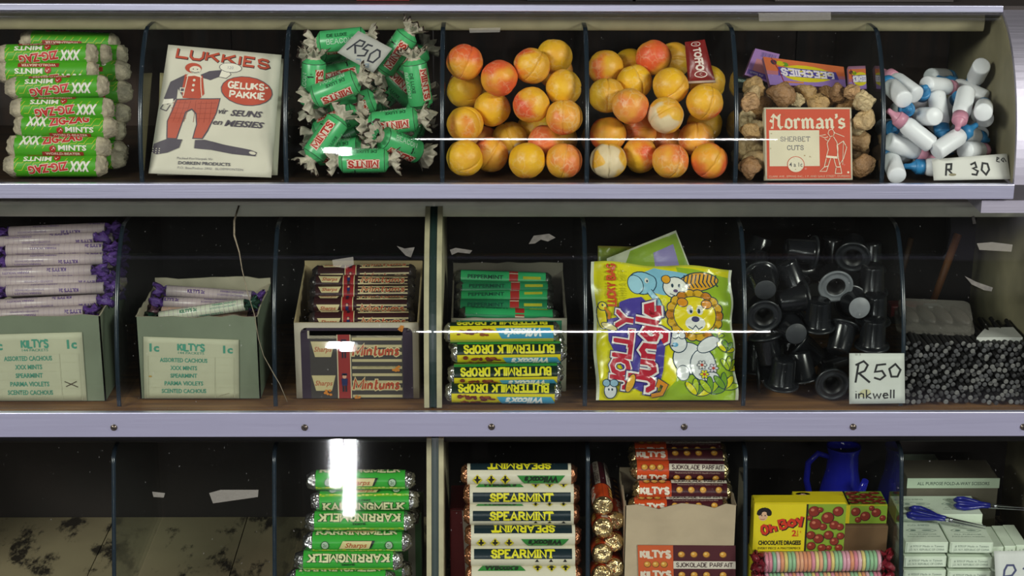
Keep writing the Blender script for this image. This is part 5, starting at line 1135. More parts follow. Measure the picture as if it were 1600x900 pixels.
PILE.clear()
for u in range(7):
    for v in range(6): PILE.append((at(1330+u*14, 628-v*15, .012)+Vector((0, .003, 0)), .004))
for px, py, Y, d, c, lab in (
    (1296, 602, .014, (0, .1, -1), 'b', 'black inkwell lying on the shelf, open mouth facing out beside the price card'),
    (1250, 606, .040, (-.2, 1, -.2), 'b', 'black inkwell standing on the shelf behind the one that faces out'),
    (1222, 600, .018, (.05, 1, .1), 'b', 'black inkwell standing upright near the shelf beside the jungle bag'),
    (1182, 608, .020, (1, .1, .1), 'b', 'black inkwell lying on its side at the shelf beside the jungle bag'),
    (1262, 548, .022, (.75, -.6, .1), 'b', 'black inkwell slanting down in the lower middle, flange uppermost'),
    (1200, 545, .024, (.2, -1, .1), 'b', 'black inkwell standing mouth up beside the jungle bag, long highlight down it'),
    (1314, 530, .034, (-.2, -.5, .4), 'b', 'black inkwell with its flange tilted toward the price card'),
    (1364, 520, .026, (0, 1, .1), 'b', 'black inkwell upright right behind the price card'),
    (1188, 484, .026, (.0, .15, -1), 'b', 'black inkwell facing straight out beside the jungle bag, wide mouth'),
    (1238, 514, .036, (.1, 0, 1), 'd', 'black inkwell showing its dark closed end, middle of the heap'),
    (1279, 490, .034, (0, 1, .15), 'b', 'black inkwell upright in the middle of the heap, glossy tapered side'),
    (1336, 476, .040, (.1, .1, 1), 'c', 'black inkwell showing a pale grey closed end below the pale rimmed one'),
    (1366, 482, .046, (0, 1, .1), 'b', 'black inkwell second in the upright column above the price card'),
    (1238, 468, .050, (-1, -.1, .1), 'b', 'black inkwell lying on its side, flange toward the middle'),
    (1187, 442, .046, (0, -.2, 1), 'd', 'black inkwell showing its dark closed end above the wide mouthed one'),
    (1301, 437, .044, (-.05, .2, -1), 'g', 'black inkwell with a pale worn rim facing out near the top'),
    (1362, 436, .056, (0, 1, .1), 'b', 'black inkwell topmost in the upright column, bright stripe on it'),
    (1234, 427, .058, (-.35, .9, .1), 'b', 'black inkwell leaning over with its flange low, upper heap'),
    (1180, 418, .056, (.1, .7, -.6), 'b', 'black inkwell with its mouth tipped up at the jungle bag partition'),
    (1250, 392, .076, (-1, .15, .1), 'b', 'black inkwell lying level at the top of the heap'),
    (1262, 425, .076, (1, 0, 0), 'b', 'black inkwell lying in the gap behind the leaning one'),
    (1333, 390, .076, (.2, .3, -1), 'b', 'black inkwell at the top with its shadowed mouth half facing out'),
    (1178, 392, .080, (.3, 1, -.2), 'b', 'black inkwell topmost by the jungle bag partition'),
    (1300, 394, .100, (0, 1, 0), 'b', 'black inkwell upright in the dark behind the top ones'),
    (1324, 420, .090, (0, 0, 1), 'd', 'black inkwell peeping out behind the pale rimmed one'),
    (1385, 400, .095, (0, 1, 0), 'b', 'black inkwell at the back by the stick partition'),
    (1300, 560, .060, (1, .3, 0), 'b', 'black inkwell in shade behind the slanting one'),
    (1230, 560, .065, (0, 1, 0), 'b', 'black inkwell in shade low in the middle of the heap'),
    (1170, 560, .060, (0, 1, 0), 'b', 'black inkwell in shade low by the jungle bag')):
    v = Vector((d[0], -d[2], d[1])).normalized(); offs = [(v*-.0125, .0172, .0125), (v*-.002, .0125), (v*.0085, .0108)]
    p = settle(2, px, py, Y, offs, Z2, ymax=.215, xs=(D2[3], D2[4]), k=.84)
    INK_[c].put(along(p-v*.0145, p+v*.0145), lab)
P = [at(1327, 631, .0058), at(1414, 630, .0058), at(1413, 552, .0096), at(1327, 552, .0096)]
a = Art(); a.z = 1
for Q, w_ in (([(6, 22), (8, 35), (9, 42)], 2), ([(6, 40), (14, 44), (18, 40), (15, 34), (8, 31)], 2), ([(10, 31), (20, 22)], 2.2), ([(36, 41), (27, 40), (25, 33), (32, 34), (35, 29), (30, 25), (24, 27)], 2), ([(45, 41), (39, 36), (41, 28), (47, 28), (50, 35), (45, 41)], 2)): a.stroke(Q, w_, '#232326')
a.ell(15, 11, 6, 4, '#c3bf9a', 20); a.up(); a.slab('inkwell', 25, 10, 9, '#232326', w=38, sw=.15, serif=0, gap=.16); a.rect(6, 50, 8, 52, '#b0b0a8'); a.rect(10, 50, 11, 52, '#b0b0a8')
tag(card(54, 52, P, a, '#cfd2cb').build('price_card'), 'square white handwritten price card standing at the shelf before the inkwells', 'price card')
# ---------------------------------------------------------------- liquorice sticks, hundreds of cut ends
ENDM = mat('#4b4a4a', .75, var=.5, nscale=260); STK = mat('#141315', .6)
sticks = []
for i in range(3):
    b = MB(); r = (.00235, .0022, .00245)[i]
    b.lathe([(0, .00001), (0, r*.88), (.0004, r)], mat(('#58575a', '#343336', '#777574')[i], .75, var=.5, nscale=260), 12, RZ(90)); b.lathe([(.0004, r), (.075, r), (.075, .00001)], STK, 12, RZ(90), wob=lambda i, t: 1)
    sticks.append(Kind(b.build('liquorice_stick'), 'sweet stick', 'liquorice sticks heaped in the last bin'))
xa, xb = D2[4]+.0068, XS-.0068; row = 0; z = Z2+.0042; N_ = 0
while row < 12 and N_ < 292:
    x = xa+(.0026 if row % 2 else 0)
    while x < xb and N_ < 292:
        p = Vector((x+random.uniform(-.0006, .0006), gy(2, z)+.007+row*.0012+random.uniform(0, .011), z+random.uniform(-.0006, .0006)))
        random.choice(sticks).put(TR(p) @ RZ(random.uniform(-4, 4)) @ RX(random.uniform(-2.5, 2.5)), 'thin dark liquorice stick with a grey cut end, heaped beside the inkwells'); N_ += 1
        x += .0053
    z += .00462; row += 1
ZS = z+.001
# clear tray, paper tray, wooden rod and the rest on and behind the sticks
r_ = empty('blister_tray', label='clear plastic tray of grey oval sweets lying on the liquorice sticks', cat='tray')
TRM = TR(Vector((at(1462, 520, .07).x, .080, ZS+.001))) @ RZ(-8) @ RX(14)
b = MB(); CLP = film('clear_plastic', '#8f8a82', .30, .08, .15, 60.)
def rrect(w, d, r, n=6): return [(sx*(w/2-r)+r*math.cos(a), sy*(d/2-r)+r*math.sin(a)) for sx, sy, a0 in ((1, 1, 0), (-1, 1, 90), (-1, -1, 180), (1, -1, 270)) for a in [math.radians(a0+90*i/n) for i in range(n+1)]]
for w, d, z0, z1 in ((.076, .046, 0, .002), (.070, .040, .002, .014)): b.prism(rrect(w, d, .008), 'Z', z0, z1, CLP)
b.build('tray', r_).matrix_world = TRM
om = mat('#4a443e', .5, var=.4, nscale=80)
for i in range(4):
    t = MB(); bmesh.ops.create_uvsphere(t.bm, u_segments=20, v_segments=12, radius=1); k = t.mi(om)
    for v in t.bm.verts: v.co = Vector((v.co.x*.0062, v.co.y*.017, v.co.z*.005))
    for f in t.bm.faces: f.smooth = True; f.material_index = k
    t.build('oval_sweet', r_).matrix_world = TRM @ TR((-.025+i*.0165, 0, .0085)) @ RZ(25)
P = [at(1526, 527, .040), at(1598, 527, .040), at(1583, 511, .075), at(1540, 512, .075)]
b = MB(.6); b.hexa([*P]+[q-Vector((0, 0, .006)) for q in P], '#c9c9c4'); tag(b.build('paper_slip'), 'white folded paper lying across the liquorice sticks', 'paper')
p0, p1 = at(1457, 474, .17), at(1497, 366, .19)
b = MB(); b.tube([p0, p0.lerp(p1, .5), p1], [.0036, .0042, .0044], wood('rod_wood', '#6b3d1c', '#8f5a2c', .5, (20, 20, 3)), 8); tag(b.build('wooden_rod'), 'brown wooden rod leaning in the dark behind the clear tray', 'rod')
p0, p1 = at(1398, 470, .20), at(1424, 372, .205)
b = MB(); b.tube([p0, p1], [.003, .0032], wood('rod_dark', '#2c1d12', '#44301c', .6, (20, 20, 3)), 8); tag(b.build('wooden_rod'), 'thin dark wooden rod in the shade behind the inkwells', 'rod')
b = MB(.4); b.box((0, 0, 0), (.017, .012, .012), mat('#6f7478', .4, var=.3), bev=.001); b.box((0, -.0061, .0), (.011, .0006, .006), mat('#8b8f92', .5)); o = b.build('metal_clip'); o.matrix_world = TR(at(1457, 485, .125)) @ RZ(12) @ RY(4); tag(o, 'small grey metal block behind the clear tray', 'clip')
b = MB(.4); b.box((0, 0, .006), (.05, .02, .014), mat('#7a1a1c', .4), bev=.002); b.box((0, -.0102, .006), (.04, .0006, .004), mat('#9a8f86', .5)); o = b.build('red_packet'); o.matrix_world = TR(Vector((at(1426, 480, .16).x, .16, at(1426, 492, .16).z))); tag(o, 'dark red packet in the shade behind the clear tray', 'packet')
# ================================================================ bottom row
def atZ(px, py, z):
    d = FW*FPX+RT*(px-800)+UP*(450-py); return EYE+d*((z-EYE.z)/d.z)
# ---------------------------------------------------------------- green buttermilk sweets rolls
def karring_art():
    a = Art()
    for v0 in (-16, 16):
        a.rect(-47, v0+2.6, 47, v0+5.4, '#6fae2c'); a.up()
        for k in range(24): a.ell(-45+k*4, v0+4+random.uniform(-1, 1), random.uniform(1, 3), random.uniform(.4, 1), random.choice(['#b9c23a', '#8fc46a', '#c9cf6a']))
        a.up(); a.slab('KARRINGMELK', 0, v0-7.5, 6.6, '#cfd0a0', w=80, sw=.28, serif=.22, lines=[('#173d1c', .14)])
        a.text('BLOKKE', 0, v0-1.2, 2, '#16401c', w=13, bold=.03)
        a.poly([(-16, v0+7), (14, v0+7), (18, v0+14.5), (-12, v0+14.5)], '#17251a'); a.up(); a.poly([(-18, v0+6.6), (12, v0+6.6), (15, v0+14), (-14, v0+14)], '#c9bd84'); a.up(); a.text('Sharps', -1, v0+10.2, 4.4, '#a2542c', w=22, shear=.3, bold=.02)
        for x in (-32, 32): a.ell(x, v0+10, 4, 4, '#1d3a20'); a.up(); a.ell(x, v0+10, 3.4, 3.4, '#9cb49a'); a.up(); a.text('2c', x, v0+10, 3, '#1d3a20')
        a.up()
    return a
KAR = Kind(wrapped_roll('buttermilk_sweets_roll', .0102, .0448, karring_art(), '#35a035', SILV, seed=6., cap=.009, ruff=.4), 'sweet roll', 'green rolls in the bottom row')
for px, py, Y, t, fl, sp, lab in ((564, 750, .058, 0, 0, 155, 'green sweets roll on top of its pile with a cream patch'), (570, 782, .050, .5, 0, 76, 'green sweets roll second from the top, cream lettering the right way up'), (562, 814, .043, 0, 1, 74, 'green sweets roll third from the top, cream lettering upside down'), (559, 846, .036, 0, 0, 160, 'green sweets roll fourth from the top, paler with a cream patch'), (545, 875, .029, 0, 1, 66, 'green sweets roll fifth from the top, shifted outward, lettering upside down'), (533, 905, .022, 0, 0, 150, 'green sweets roll lowest of its pile, cut by the picture edge'),
    (556, 850, .062, 1, 0, 30, 'green sweets roll behind the paler one, only its silver end showing'), (572, 806, .075, -1, 0, 30, 'green sweets roll hidden behind the third one'), (560, 890, .052, 0, 0, 200, 'green sweets roll hidden behind the lowest ones')):
    KAR.put(roll_M(at(px, py, Y), t, fl, sp), lab)
def plain_box(name, x0, x1, Yf, dp, z0, z1, m, lab, cat, art=None, W=60, H=60, lid=True):
    r_ = empty(name, label=lab, cat=cat); b = MB(.7); b.box(((x0+x1)/2, Yf+dp/2, (z0+z1)/2), (x1-x0, dp, z1-z0), m, bev=.0008)
    b.box(((x0+x1)/2, Yf+dp/2, z1+.0003), (x1-x0-.004, dp-.004, .0008), m); b.build('carton', r_)
    if art: card(W, H, [Vector((x0+.001, Yf-.0005, z0+.001)), Vector((x1-.001, Yf-.0005, z0+.001)), Vector((x1-.001, Yf-.0005, z1-.001)), Vector((x0+.001, Yf-.0005, z1-.001))], art, '#8f8a76', th=.0004).build('printed_front', r_)
    return r_
a = Art(); a.rect(0, 0, 60, 60, '#3f6a3a'); a.up(); a.rect(38, 0, 50, 60, '#8f8a7c'); a.up()
plain_box('sweet_carton', at(600, 800, .105).x, at(659, 800, .105).x, .105, .05, Z3+.0006, at(640, 800, .105).z, mat('#4a5a3c', .7), 'dark green and grey card carton behind the green sweets rolls', 'carton', a)
# ---------------------------------------------------------------- spearmint rolls
def spear_art():
    a = Art(); N_ = '#14262c'
    for v0 in (-17.4, 17.4):
        a.rect(-49, v0-14, 49, v0-3.5, N_); a.up(); a.slab('SPEARMINT', 0, v0-8.8, 7.4, '#d9d22a', w=62, sw=.26, serif=.22)
        for x in (14, 28, 42):
            a.poly([(x-5, v0+6.5), (x, v0+1), (x+5, v0+6.5), (x, v0+13)], '#c9bd2e'); a.up(); a.poly([(x-3.6, v0+6), (x, v0+9), (x+3.6, v0+6), (x+1, v0+5), (x+1, v0+2.5), (x-1, v0+2.5), (x-1, v0+5)], BLACK); a.poly([(x-1.2, v0+8), (x, v0+12), (x+1.2, v0+8)], BLACK); a.up()
            a.poly([(x-2, v0-17), (x, v0-14), (x+2, v0-17)], BLACK)
        a.poly([(-46, v0+2), (2, v0+2), (-5, v0+11), (-39, v0+11)], '#2f7d34'); a.up(); a.text("Wilcox's", -22, v0+6.3, 6, '#142a18', w=34, bold=.06, shear=.15)
    return a
SPE = Kind(wrapped_roll('spearmint_roll', .0110, .0522, spear_art(), '#cfcab4', FOILC, seed=9., cap=.006), 'sweet roll', 'spearmint rolls in the bottom row')
for px, py, Y, t, fl, sp, lab in ((811, 741, .060, 0, 1, 100, 'cream and navy mint roll on top of its pile, lettering upside down'), (815, 772, .053, 0, 0, 58, 'cream and navy mint roll second from the top, yellow lettering upright'), (815, 803, .046, 0, 0, 50, 'cream and navy mint roll third from the top, yellow lettering upright'), (817, 836, .039, 0, 1, 88, 'cream and navy mint roll fourth from the top, black emblems upside down'), (817, 868, .031, 0, 0, 28, 'cream and navy mint roll fifth from the top, band along its upper side'), (818, 900, .023, 0, 0, 66, 'cream and navy mint roll lowest of its pile, cut by the picture edge')):
    SPE.put(roll_M(at(px, py, Y), t, fl, sp), lab)
a = Art(); a.rect(0, 0, 60, 60, '#7a1c20'); a.up(); a.poly([(8, 0), (20, 0), (12, 60), (6, 60)], '#c9c3b4'); a.up()
plain_box('sweet_carton', at(703, 800, .085).x, at(880, 800, .085).x, .085, .06, Z3+.0006, at(800, 796, .085).z, mat('#7a1c20', .6), 'red and white card carton behind the cream and navy mint rolls', 'carton', a)
# ---------------------------------------------------------------- chocolate rolls: loose ones end on, and in a brown paper bag
def nut(a, x, y, s=1.):
    a.ell(x, y, 3.6*s, 3.2*s, '#7a4a1c'); a.up(); a.ell(x-.2*s, y+.3*s, 3*s, 2.6*s, '#c98f36'); a.up(); a.ell(x-.8*s, y+.9*s, 1.3*s, 1*s, '#e3c070'); a.up()
def parfait_art():
    a = Art(); MR, OR = '#451720', '#cc4a1f'; a.rect(-46, -33, -12, 33, OR); a.rect(-12, -33, 46, 33, MR); a.up()
    for v0 in (-16.5, 16.5):
        a.slab("KILTY'S", -29, v0-4, 6, '#e3d6c4', w=28, sw=.36, serif=0); 
        for x in (-37, -29, -21): nut(a, x, v0+7)
        a.rect(-12, v0+4.4, 46, v0+11, '#cfc6b6'); a.up(); a.slab('SJOKOLADE PARFAIT', 17, v0+7.7, 4, '#3a2026', w=52, sw=.2, serif=0)
        a.rect(-12, v0-15, 46, v0-9.5, '#b3a596'); a.up(); a.slab('CHOCOLATE PARFAIT', 17, v0-12.2, 3.6, '#3a2026', w=50, sw=.2, serif=0)
        for x in (-4, 8, 20, 36): nut(a, x, v0-3)
        a.text('Manufactured by KILTY & CO LTD. Republic of South Africa', 17, v0+2.4, 1.5, '#b59a8c', w=46)
    return a
PAR = Kind(wrapped_roll('chocolate_roll', .0104, .0447, parfait_art(), '#451720', FOILG, seed=12., cap=.0055, ruff=.12), 'sweet roll', 'chocolate rolls in the bottom row')
for px, py, Y, t, sp, lab in ((1058, 706, .112, .5, 60, 'chocolate roll at the dark back above the paper bag'), (1060, 717, .099, 0, 215, 'chocolate roll behind the topmost bright one, lettering upside down'), (1062, 734, .086, -1, 114, 'chocolate roll with a white lettered strip, topmost bright one over the bag'), (1066, 767, .072, -.5, 64, 'chocolate roll with a red name panel, second one over the bag'), (1059, 793, .058, 0, 60, 'chocolate roll sinking into the brown paper bag')):
    PAR.put(roll_M(at(px, py, Y), t, 0, sp), lab)
for px, py, qx, qy, Y, lab in ((942, 792, 934, 738, .040, 'loose chocolate roll end on, topmost with its body rising to the back'), (960, 815, 952, 762, .046, 'loose chocolate roll end on, touching the paper bag, upper one'), (942, 826, 935, 790, .032, 'loose chocolate roll end on by the partition, second gold end down'), (959, 848, 951, 812, .038, 'loose chocolate roll end on beside the middle of the paper bag'), (941, 866, 934, 830, .026, 'loose chocolate roll end on by the partition, third gold end down'), (959, 888, 951, 852, .030, 'loose chocolate roll end on low beside the paper bag, pale gold end'), (940, 900, 933, 866, .020, 'loose chocolate roll end on lowest by the partition')):
    p, q = at(px, py, Y), at(qx, qy, Y+.088); d = (q-p).normalized(); c = p+d*.0475
    M = TR(c) @ d.to_track_quat('X', 'Z').to_matrix().to_4x4() @ RX(random.uniform(0, 360)); PAR.put(M, lab)
YF = .030; x0, x1 = at(977, 800, YF).x, at(1151, 800, YF).x; zf = at(1070, 790, YF).z
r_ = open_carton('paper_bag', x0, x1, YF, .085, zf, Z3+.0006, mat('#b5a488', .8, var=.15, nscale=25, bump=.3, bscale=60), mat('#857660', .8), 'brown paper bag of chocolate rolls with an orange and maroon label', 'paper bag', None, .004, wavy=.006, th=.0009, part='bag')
a = Art(); a.rect(0, 0, 34, 60, '#c4582c'); a.rect(34, 0, 94, 60, '#4a1820'); a.up()
for k in range(3):
    y = 51-k*20; a.slab("KILTY'S", 17, y, 6.5, '#d8c9b4', w=28, sw=.36, serif=0)
    for x in (9, 17, 25): nut(a, x, y-10)
    for x in (42, 54, 66, 82): nut(a, x, y)
    a.rect(34, y-14, 94, y-6.5, '#cfc6b6'); a.up(); a.slab('SJOKOLADE PARFAIT', 64, y-10.2, 4, '#3a2026', w=54, sw=.2, serif=0)
lp = [at(999, 945, YF), at(1149, 945, YF), at(1149, 852, YF), at(996, 851, YF)]
for q in lp: q.y = YF-.0007
card(94, 60, lp, a, '#451720', th=.0004).build('label', r_.children[0])
# ---------------------------------------------------------------- dragee boxes, plain carton, ring sweet rolls
def dragee_art():
    a = Art(); a.rect(0, 0, 52, 52, '#d6c41c'); a.rect(52, 0, 54, 52, '#1d1f14'); a.rect(54, 0, 92, 52, '#7f9c2e'); a.up()
    a.ell(9, 39, 4.6, 5.4, '#cfa888'); a.up()
    for k in range(9): t = math.radians(-10+k*24); a.ell(10+5*math.cos(t), 42+4*math.sin(t), 2.6, 2.4, '#1a1715')
    a.up(); a.ell(7.5, 39.5, .6, .8, BLACK); a.ell(11, 39.5, .6, .8, BLACK); a.stroke([(6, 35.8), (8.5, 35), (11, 35.8)], .5, '#7a2a20'); a.up()
    for ch, x, y, h, r in (('O', 11, 24, 9.5, 14), ('h', 19.5, 26, 9.5, 14), ('B', 29, 30, 9.5, 16), ('o', 37.5, 33.5, 11, 16), ('y', 45.5, 36.5, 11, 18)): a.slab(ch, x+.6, y-.6, h, '#30201c', sw=.40, serif=0, rot=r, w=h*.62); a.slab(ch, x, y, h, '#c4341c', sw=.27, serif=0, rot=r, w=h*.62)
    a.text('2', 41, 20, 6.5, '#c4341c', bold=.03); a.text('1', 44.6, 21.6, 3, '#c4341c', bold=.02); a.text('2', 44.6, 18, 3, '#c4341c', bold=.02); a.text('c', 47.6, 22, 3, '#c4341c')
    a.text('CHOCOLATE DRAGEES', 27, 9.5, 4.6, '#1d1f14', w=43, bold=.04); a.text('EVERY PIECE A MASTERPIECE', 27, 3.4, 2.6, '#3a3618', w=43)
    for x, y, r in ((60, 44, 6), (74, 37, 6.5), (84, 44, 5.5), (62, 30, 6.2), (70, 27, 4), (81, 29, 5), (87, 27, 4), (56, 37, 3), (76, 18, 5), (66, 14, 5.4), (58, 18, 4.6), (82, 11, 4.6), (88, 17, 4), (59, 6, 4.6), (70, 4, 4.4), (77, 4, 3), (87, 4, 4), (66, 46, 3)):
        a.ell(x, y, r, r, '#3c1512'); a.up(); a.ell(x-.3, y+.3, r*.9, r*.9, '#7e2a1c'); a.up(); a.ell(x-r*.3, y+r*.3, r*.3, r*.26, '#b56a50'); a.up()
    return a
k_ = empty('dragee_box'); b = MB(.4); b.box((0, .010, .0262), (.0925, .020, .0524), '#cbb91c', bev=.0005); b.box((0, .010, .0526), (.0905, .018, .0008), '#d6c41c')
a = Art(); a.rect(0, 0, 54, 20, '#d6c41c'); a.rect(54, 0, 92, 20, '#7f9c2e'); a.up()
for x, y, r in ((60, 13, 5), (70, 8, 5.4), (81, 12, 5), (88, 6, 3.4), (63, 4, 3.4), (76, 17, 3)): a.ell(x, y, r, r, '#3c1512').up().ell(x-.3, y+.3, r*.9, r*.9, '#7e2a1c').up().ell(x-r*.3, y+r*.3, r*.3, r*.26, '#b56a50').up()
a.text('CHOCOLATE DRAGEES', 27, 10, 4, '#1d1f14', w=43, bold=.02)
b.art(a, lambda u, v, z: (u-.046, .020-v, -.0001-z), clip=None); b.build('carton', k_)
card(92, 52, [Vector((-.046, -.0005, .0003)), Vector((.046, -.0005, .0003)), Vector((.046, -.0005, .0522)), Vector((-.046, -.0005, .0522))], dragee_art(), '#cbb91c', th=.0004, rough=.4).build('printed_front', k_)
DRG = Kind(k_, 'sweet box', 'dragee boxes in the bottom row')
c = at(1251, 786, .034); z1 = c.z-.053
p = DRG.put(TR((c.x, .034, z1)), 'yellow and green dragee box with red lettering, front one above the striped rolls')
DRG.put(TR((c.x-.001, .035, z1-.0538)), 'yellow dragee box under the front one, behind the striped rolls')
c2 = at(1318, 790, .062); z2 = c2.z-.0206; xb0, xb1 = at(1322, 820, .058).x, at(1389, 820, .058).x
plain_box('brown_carton', at(1262, 820, .06).x, xb1, .0595, .050, Z3+.0006, z2-.0015, mat('#6f5236', .75, var=.2), 'plain brown card carton under the rear dragee box', 'carton')
DRG.put(TR((c2.x-.001, .062, z2+.0206)) @ RX(-90) @ Matrix.Diagonal((1, 1, .62, 1)), 'yellow and green dragee box lying flat on the plain brown carton')
def ring_kind():
    k_ = empty('striped_roll'); R = .0103; b = MB(.45); cs = ['#d97f92', '#dfb2b6', '#86c088', '#dd8a4e', '#dcc85c', '#d2748a', '#74b890', '#e2a06a', '#ded070', '#dc98ac']; n = 30; L = .117
    for i in range(n):
        a0 = -L/2+L*i/n; g = .0003; c_ = random.choice(cs); b.lathe([(a0+g, 0), (a0+g, R-.0012), (a0+g+.0007, R), (a0+L/n-g-.0007, R), (a0+L/n-g, R-.0012), (a0+L/n-g, 0)], c_, 24)
    b.build('sweet_rings', k_); MB().lathe([(-L/2-.001, R*.7), (-L/2, R+.0004), (L/2, R+.0004), (L/2+.001, R*.7)], film('roll_cellophane', '#d8ccd0', .14, .06, .5, 200.), 28).build('cellophane', k_)
    RF = film('red_cellophane', '#7a1826', .88, .14, .9, 240.)
    for s in (1, -1):
        def wob(i, t): return (1+.22*math.sin(6*t+i*1.3+s)*(i > 1), s*.003*math.sin(4*t+i))
        MB().lathe([(s*L/2, R*1.02), (s*(L/2+.003), R*.8), (s*(L/2+.005), R*.5), (s*(L/2+.008), R*.95), (s*(L/2+.0105), R*1.1), (s*(L/2+.0095), R*.5), (s*(L/2+.008), .001)], RF, 24, wob=wob).build('twisted_end', k_)
    return Kind(k_, 'sweet roll', 'striped ring sweet rolls')
RNG_ = ring_kind()
RNG_.put(roll_M(at(1284, 877, .026), .8, 0, 0), 'striped pastel roll of ring sweets in clear film, topmost in front of the dragee box'); RNG_.put(roll_M(at(1285, 909, .024), .5, 1, 90), 'striped pastel roll of ring sweets, lower one cut by the picture edge')
# ---------------------------------------------------------------- blue enamel jug, a solid stand-in for a reflection in the glass
r_ = empty('reflection_jug', label='blue enamel jug with a loop handle at the back, standing in for a reflection in the glass', cat='jug')
jc = at(1314, 760, .160); jc.z = Z3; BLU = mat('#1d2196', .1, var=.1); BLU2 = mat('#0c0e33', .2)
JS = TR(jc) @ Matrix.Diagonal((.78, .78, .95, 1))
b = MB(); b.lathe([(.0006, .0001), (.0006, .037), (.003, .0395), (.02, .0385), (.06, .033), (.085, .0275), (.105, .022), (.125, .021), (.132, .0235), (.134, .0235), (.132, .0215), (.125, .0195), (.104, .0205), (.10, .0001)], BLU, 40, JS, axis='Z'); b.build('body', r_)
jv = lambda x, y, z: JS @ Vector((x, y, z))
b = MB(); b.tube([jv(-.020, -.004, .122), jv(-.036, -.006, .127), jv(-.049, -.008, .116), jv(-.050, -.008, .095), jv(-.043, -.006, .072), jv(-.033, -.003, .058)], [.0030, .0034, .0034, .0034, .0034, .003], BLU, 12); b.build('handle', r_)
b = MB(); b.tube([jv(.012, -.024, .065), jv(.018, -.036, .085), jv(.022, -.046, .108)], [.007, .005, .0036], BLU, 14); b.build('spout', r_)
# ---------------------------------------------------------------- pale green scissor boxes
PG = mat('#cfdcc8', .6, var=.08); W_, D_, H_ = .0432, .047, .0118
def box_face(seed):
    a = Art(); T = '#5a7064'; a.text('# 9701P Made in Taiwan', 21, 7.6, 2.3, T, w=34); a.text('J.D. N.Y. REPUBLIC OF CHINA', 21, 3.8, 2.3, T, w=36); return a
def box_top():
    a = Art(); T = '#5f766a'; a.stroke([(6, 26), (10, 29), (20, 30.5), (32, 29), (37, 26), (32, 23), (20, 21.5), (10, 23), (6, 26)], .6, T); a.ell(13, 26, 3, 1.5, T); a.ell(27, 26, 5, 1, T); a.text('ALL PURPOSE', 21, 17, 2.2, T, w=28); a.text('FOLD-A-WAY SCISSORS', 21, 12, 2.2, T, w=33); a.text('CO-MFG', 21, 38, 3, T, w=22); return a
def scissor_box():
    k_ = empty('scissor_box'); b = MB(.55); b.box((0, D_/2, H_/2), (W_, D_, H_), PG, bev=.0005); b.art(box_top(), lambda u, v, z: (u-.021, v+.001, H_+.0001+z)); cb = b.build('carton', k_)
    fl = MB(.55); fl.box((0, -.0003, H_/2), (W_-.003, .0005, H_-.0016), mat('#d6e3cf', .6)); fl.art(box_face(0), lambda u, v, z: (u-.021, -.0006-z, v+.0001)); fl.build('end_flap', cb)
    return Kind(k_, 'scissor box', 'pale green scissor boxes')
SB = scissor_box(); YS = .034
xa = at(1448, 850, YS).x; xb = at(1518.5, 850, YS).x; zt_ = at(1448, 843, YS).z
nm = ['topmost', 'second', 'third', 'fourth', 'lowest']
n = 5; HS = (zt_-Z3-.001)/n
for i in range(n):
    zz = zt_-HS*(i+1)+.0002
    if i < 4: SB.put(TR((xa+random.uniform(-.0006, .0006), YS+random.uniform(0, .0012), zz)) @ RZ(random.uniform(-1, 1)), '%s pale green scissor box in the stack by the partition' % nm[i])
    if i < 3: SB.put(TR((xb+random.uniform(-.0006, .0006), YS+random.uniform(0, .0012)-.002, zz+(.0008 if i == 0 else 0))) @ RZ(random.uniform(-1, 1)), '%s pale green scissor box in the second stack from the partition' % nm[i])
SBS = [Kind(dup(SB.root), 'scissor box', 'pale green scissor boxes')]
for i, px in enumerate((1562, 1582, 1601)):
    M = TR((at(px, 830, .040).x+.0058, .040+.002*i, at(px, 824, .04).z-.0218-.0216)) @ RY(-90) @ TR((0, 0, 0))
    SBS[0].put(M, ('pale green scissor box standing on edge beside the second stack', 'pale green scissor box standing on edge, second from the stacks', 'pale green scissor box standing on edge, cut by the picture edge')[i])
a = Art(); a.rect(0, 0, 92, 11, '#b5c7ae'); a.up(); a.text('ALL PURPOSE FOLD-A-WAY SCISSORS', 46, 5.4, 3.6, '#41524a', w=72, bold=.015)
zc = at(1490, 747, .135).z; x0, x1 = at(1417, 757, .135).x, at(1561, 757, .135).x
r_ = empty('display_carton', label='long pale green scissor carton with a lettered rim at the back', cat='carton')
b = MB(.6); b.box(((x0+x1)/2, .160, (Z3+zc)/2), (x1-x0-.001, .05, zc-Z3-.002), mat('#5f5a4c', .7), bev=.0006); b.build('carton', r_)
b = MB(.6); b.box(((x0+x1)/2, .1346, zc-.0056), (x1-x0, .0012, .0112), '#b5c7ae'); b.art(a, lambda u, v, z: (x0+u*(x1-x0)/.092, .1339-z, zc-.0112+v)); b.build('lettered_rim', r_)
r_ = empty('display_carton', label='short pale green carton in the shade behind the lettered one', cat='carton')
x0, x1 = at(1412, 740, .195).x, at(1474, 740, .195).x; zc = at(1440, 731, .195).z
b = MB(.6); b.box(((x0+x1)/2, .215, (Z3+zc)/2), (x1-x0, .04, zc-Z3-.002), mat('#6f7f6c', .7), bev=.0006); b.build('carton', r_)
b = MB(.6); b.box(((x0+x1)/2, .1944, zc-.007), (x1-x0-.004, .001, .010), '#8a9a86'); b.build('rim', r_)
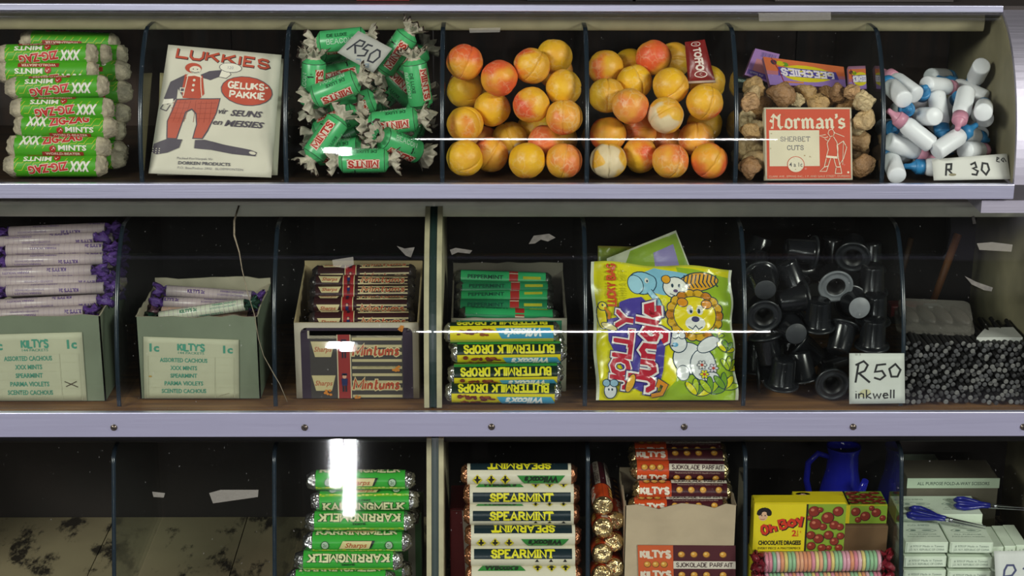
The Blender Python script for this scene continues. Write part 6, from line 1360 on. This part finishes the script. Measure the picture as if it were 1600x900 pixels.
# ---------------------------------------------------------------- folding scissors with blue handles
def scissors():
    k_ = empty('folding_scissors'); HB = mat('#1f2480', .3, var=.15); BL = mat('#a7a9ad', .25, .95)
    for s in (1, -1):
        b = MB(); P = [(-.006, s*.0022), (-.016, s*.003), (-.026, s*.0085), (-.036, s*.0125), (-.043, s*.0105), (-.0455, s*.0060), (-.042, s*.0018), (-.030, s*.0012), (-.016, s*.0008), (-.006, s*.0006)]
        b.tube([Vector((x, y, .0026+.0016*(s > 0))) for x, y in P], [.0016, .002, .0024, .0026, .0026, .0026, .0024, .002, .0018, .0016], HB, 10); b.build('handle', k_)
        b = MB(); b.prism([(-.008, s*.0026-.0016), (-.008, s*.0026+.0016), (.004, s*.001+.0022), (.036, s*.0008+.0004), (.037, s*.0008), (.004, s*.001-.0020)], 'Z', .0026+.0010*s, .0026+.0010*s+.0009, BL); b.build('blade', k_)
    MB().lathe([(.001, .0022), (.0052, .0022), (.0056, .0016), (.0056, 0)], BL, 16, axis='Z').build('pivot', k_); return Kind(k_, 'scissors', 'folding scissors on the pale green boxes')
SC = scissors()
zt2 = zt_+.0012; zr = zt_+.0035
r_ = empty('scissor_carton', label='pale green carton behind the two box stacks, with the rear scissors lying on it', cat='carton')
b = MB(.55); b.box(((xa+xb)/2+.004, YS+.051+.0225, (Z3+zr)/2+.0004), (.0866, .045, zr-Z3-.0008), PG, bev=.0006)
for q in (-.0216, .0216): b.art(box_top(), lambda u, v, z: ((xa+xb)/2+.004+q+u-.021, YS+.052+v*.92, zr+.0001+z))
b.build('carton', r_)
for (h, t, dz, lab) in (((1420, 804), (1540, 829), 0, 'small folding scissors with blue handles lying on the two box stacks'), ((1492, 790), (1606, 800), .0027, 'small folding scissors with blue handles further back, blades to the end wall')):
    p, q = atZ(*h, zt2+dz), atZ(*t, zt2+dz); d = q-p
    M = TR((p+q)/2+Vector((0, 0, .0004))) @ RZ(math.degrees(math.atan2(d.y, d.x))) @ TR((.004, 0, 0)) @ Matrix.Scale(d.length/.083, 4); SC.put(M, lab)
P = [at(1556, 912, .016), at(1625, 912, .016), at(1622, 860, .028), at(1553, 861, .028)]
a = Art(); a.z = 1; a.stroke([(7, 1), (9, 13), (12, 18), (18, 18), (20, 13), (16, 8), (9, 7)], 2, '#3a3f66'); a.stroke([(13, 7), (20, 1)], 2, '#3a3f66'); a.stroke([(27, 14), (31, 17), (33, 14)], 1.6, '#3a3f66')
tag(card(43, 32, P, a, '#c9ccc8').build('price_card'), 'white handwritten price card low in front of the scissor boxes', 'price card')
# ---------------------------------------------------------------- on top of the counter
ZT = zt+.0016
for px, wd, c, nmx, lab, cat in ((600, .05, '#6a1618', 'tin', 'red tin on the counter top, only its foot in the picture', 'tin'), (905, .10, '#141414', 'serving_tray', 'long black tray on the counter top', 'tray'), (1040, .06, '#1c1a18', 'serving_tray', 'short black tray on the counter top', 'tray'), (1345, .17, '#3a3634', 'plastic_tub', 'dark plastic tub on the counter top towards the curved end', 'tub')):
    b = MB(.3); c0 = Vector((at(px, 5, .12).x, .150, ZT)); M = TR(c0)
    b.prism([(sx*(wd/2)*k, sy*.045*k) for k in (1,) for sx, sy in ((-1, -1), (1, -1), (1, 1), (-1, 1))], 'Z', 0, .004, c); b.box((0, 0, .03), (wd*.97, .088, .052), c, bev=.006)
    b.box((0, 0, .056), (wd*1.02, .095, .004), c, bev=.0015); o = b.build(nmx); o.matrix_world = M; tag(o, lab, cat)
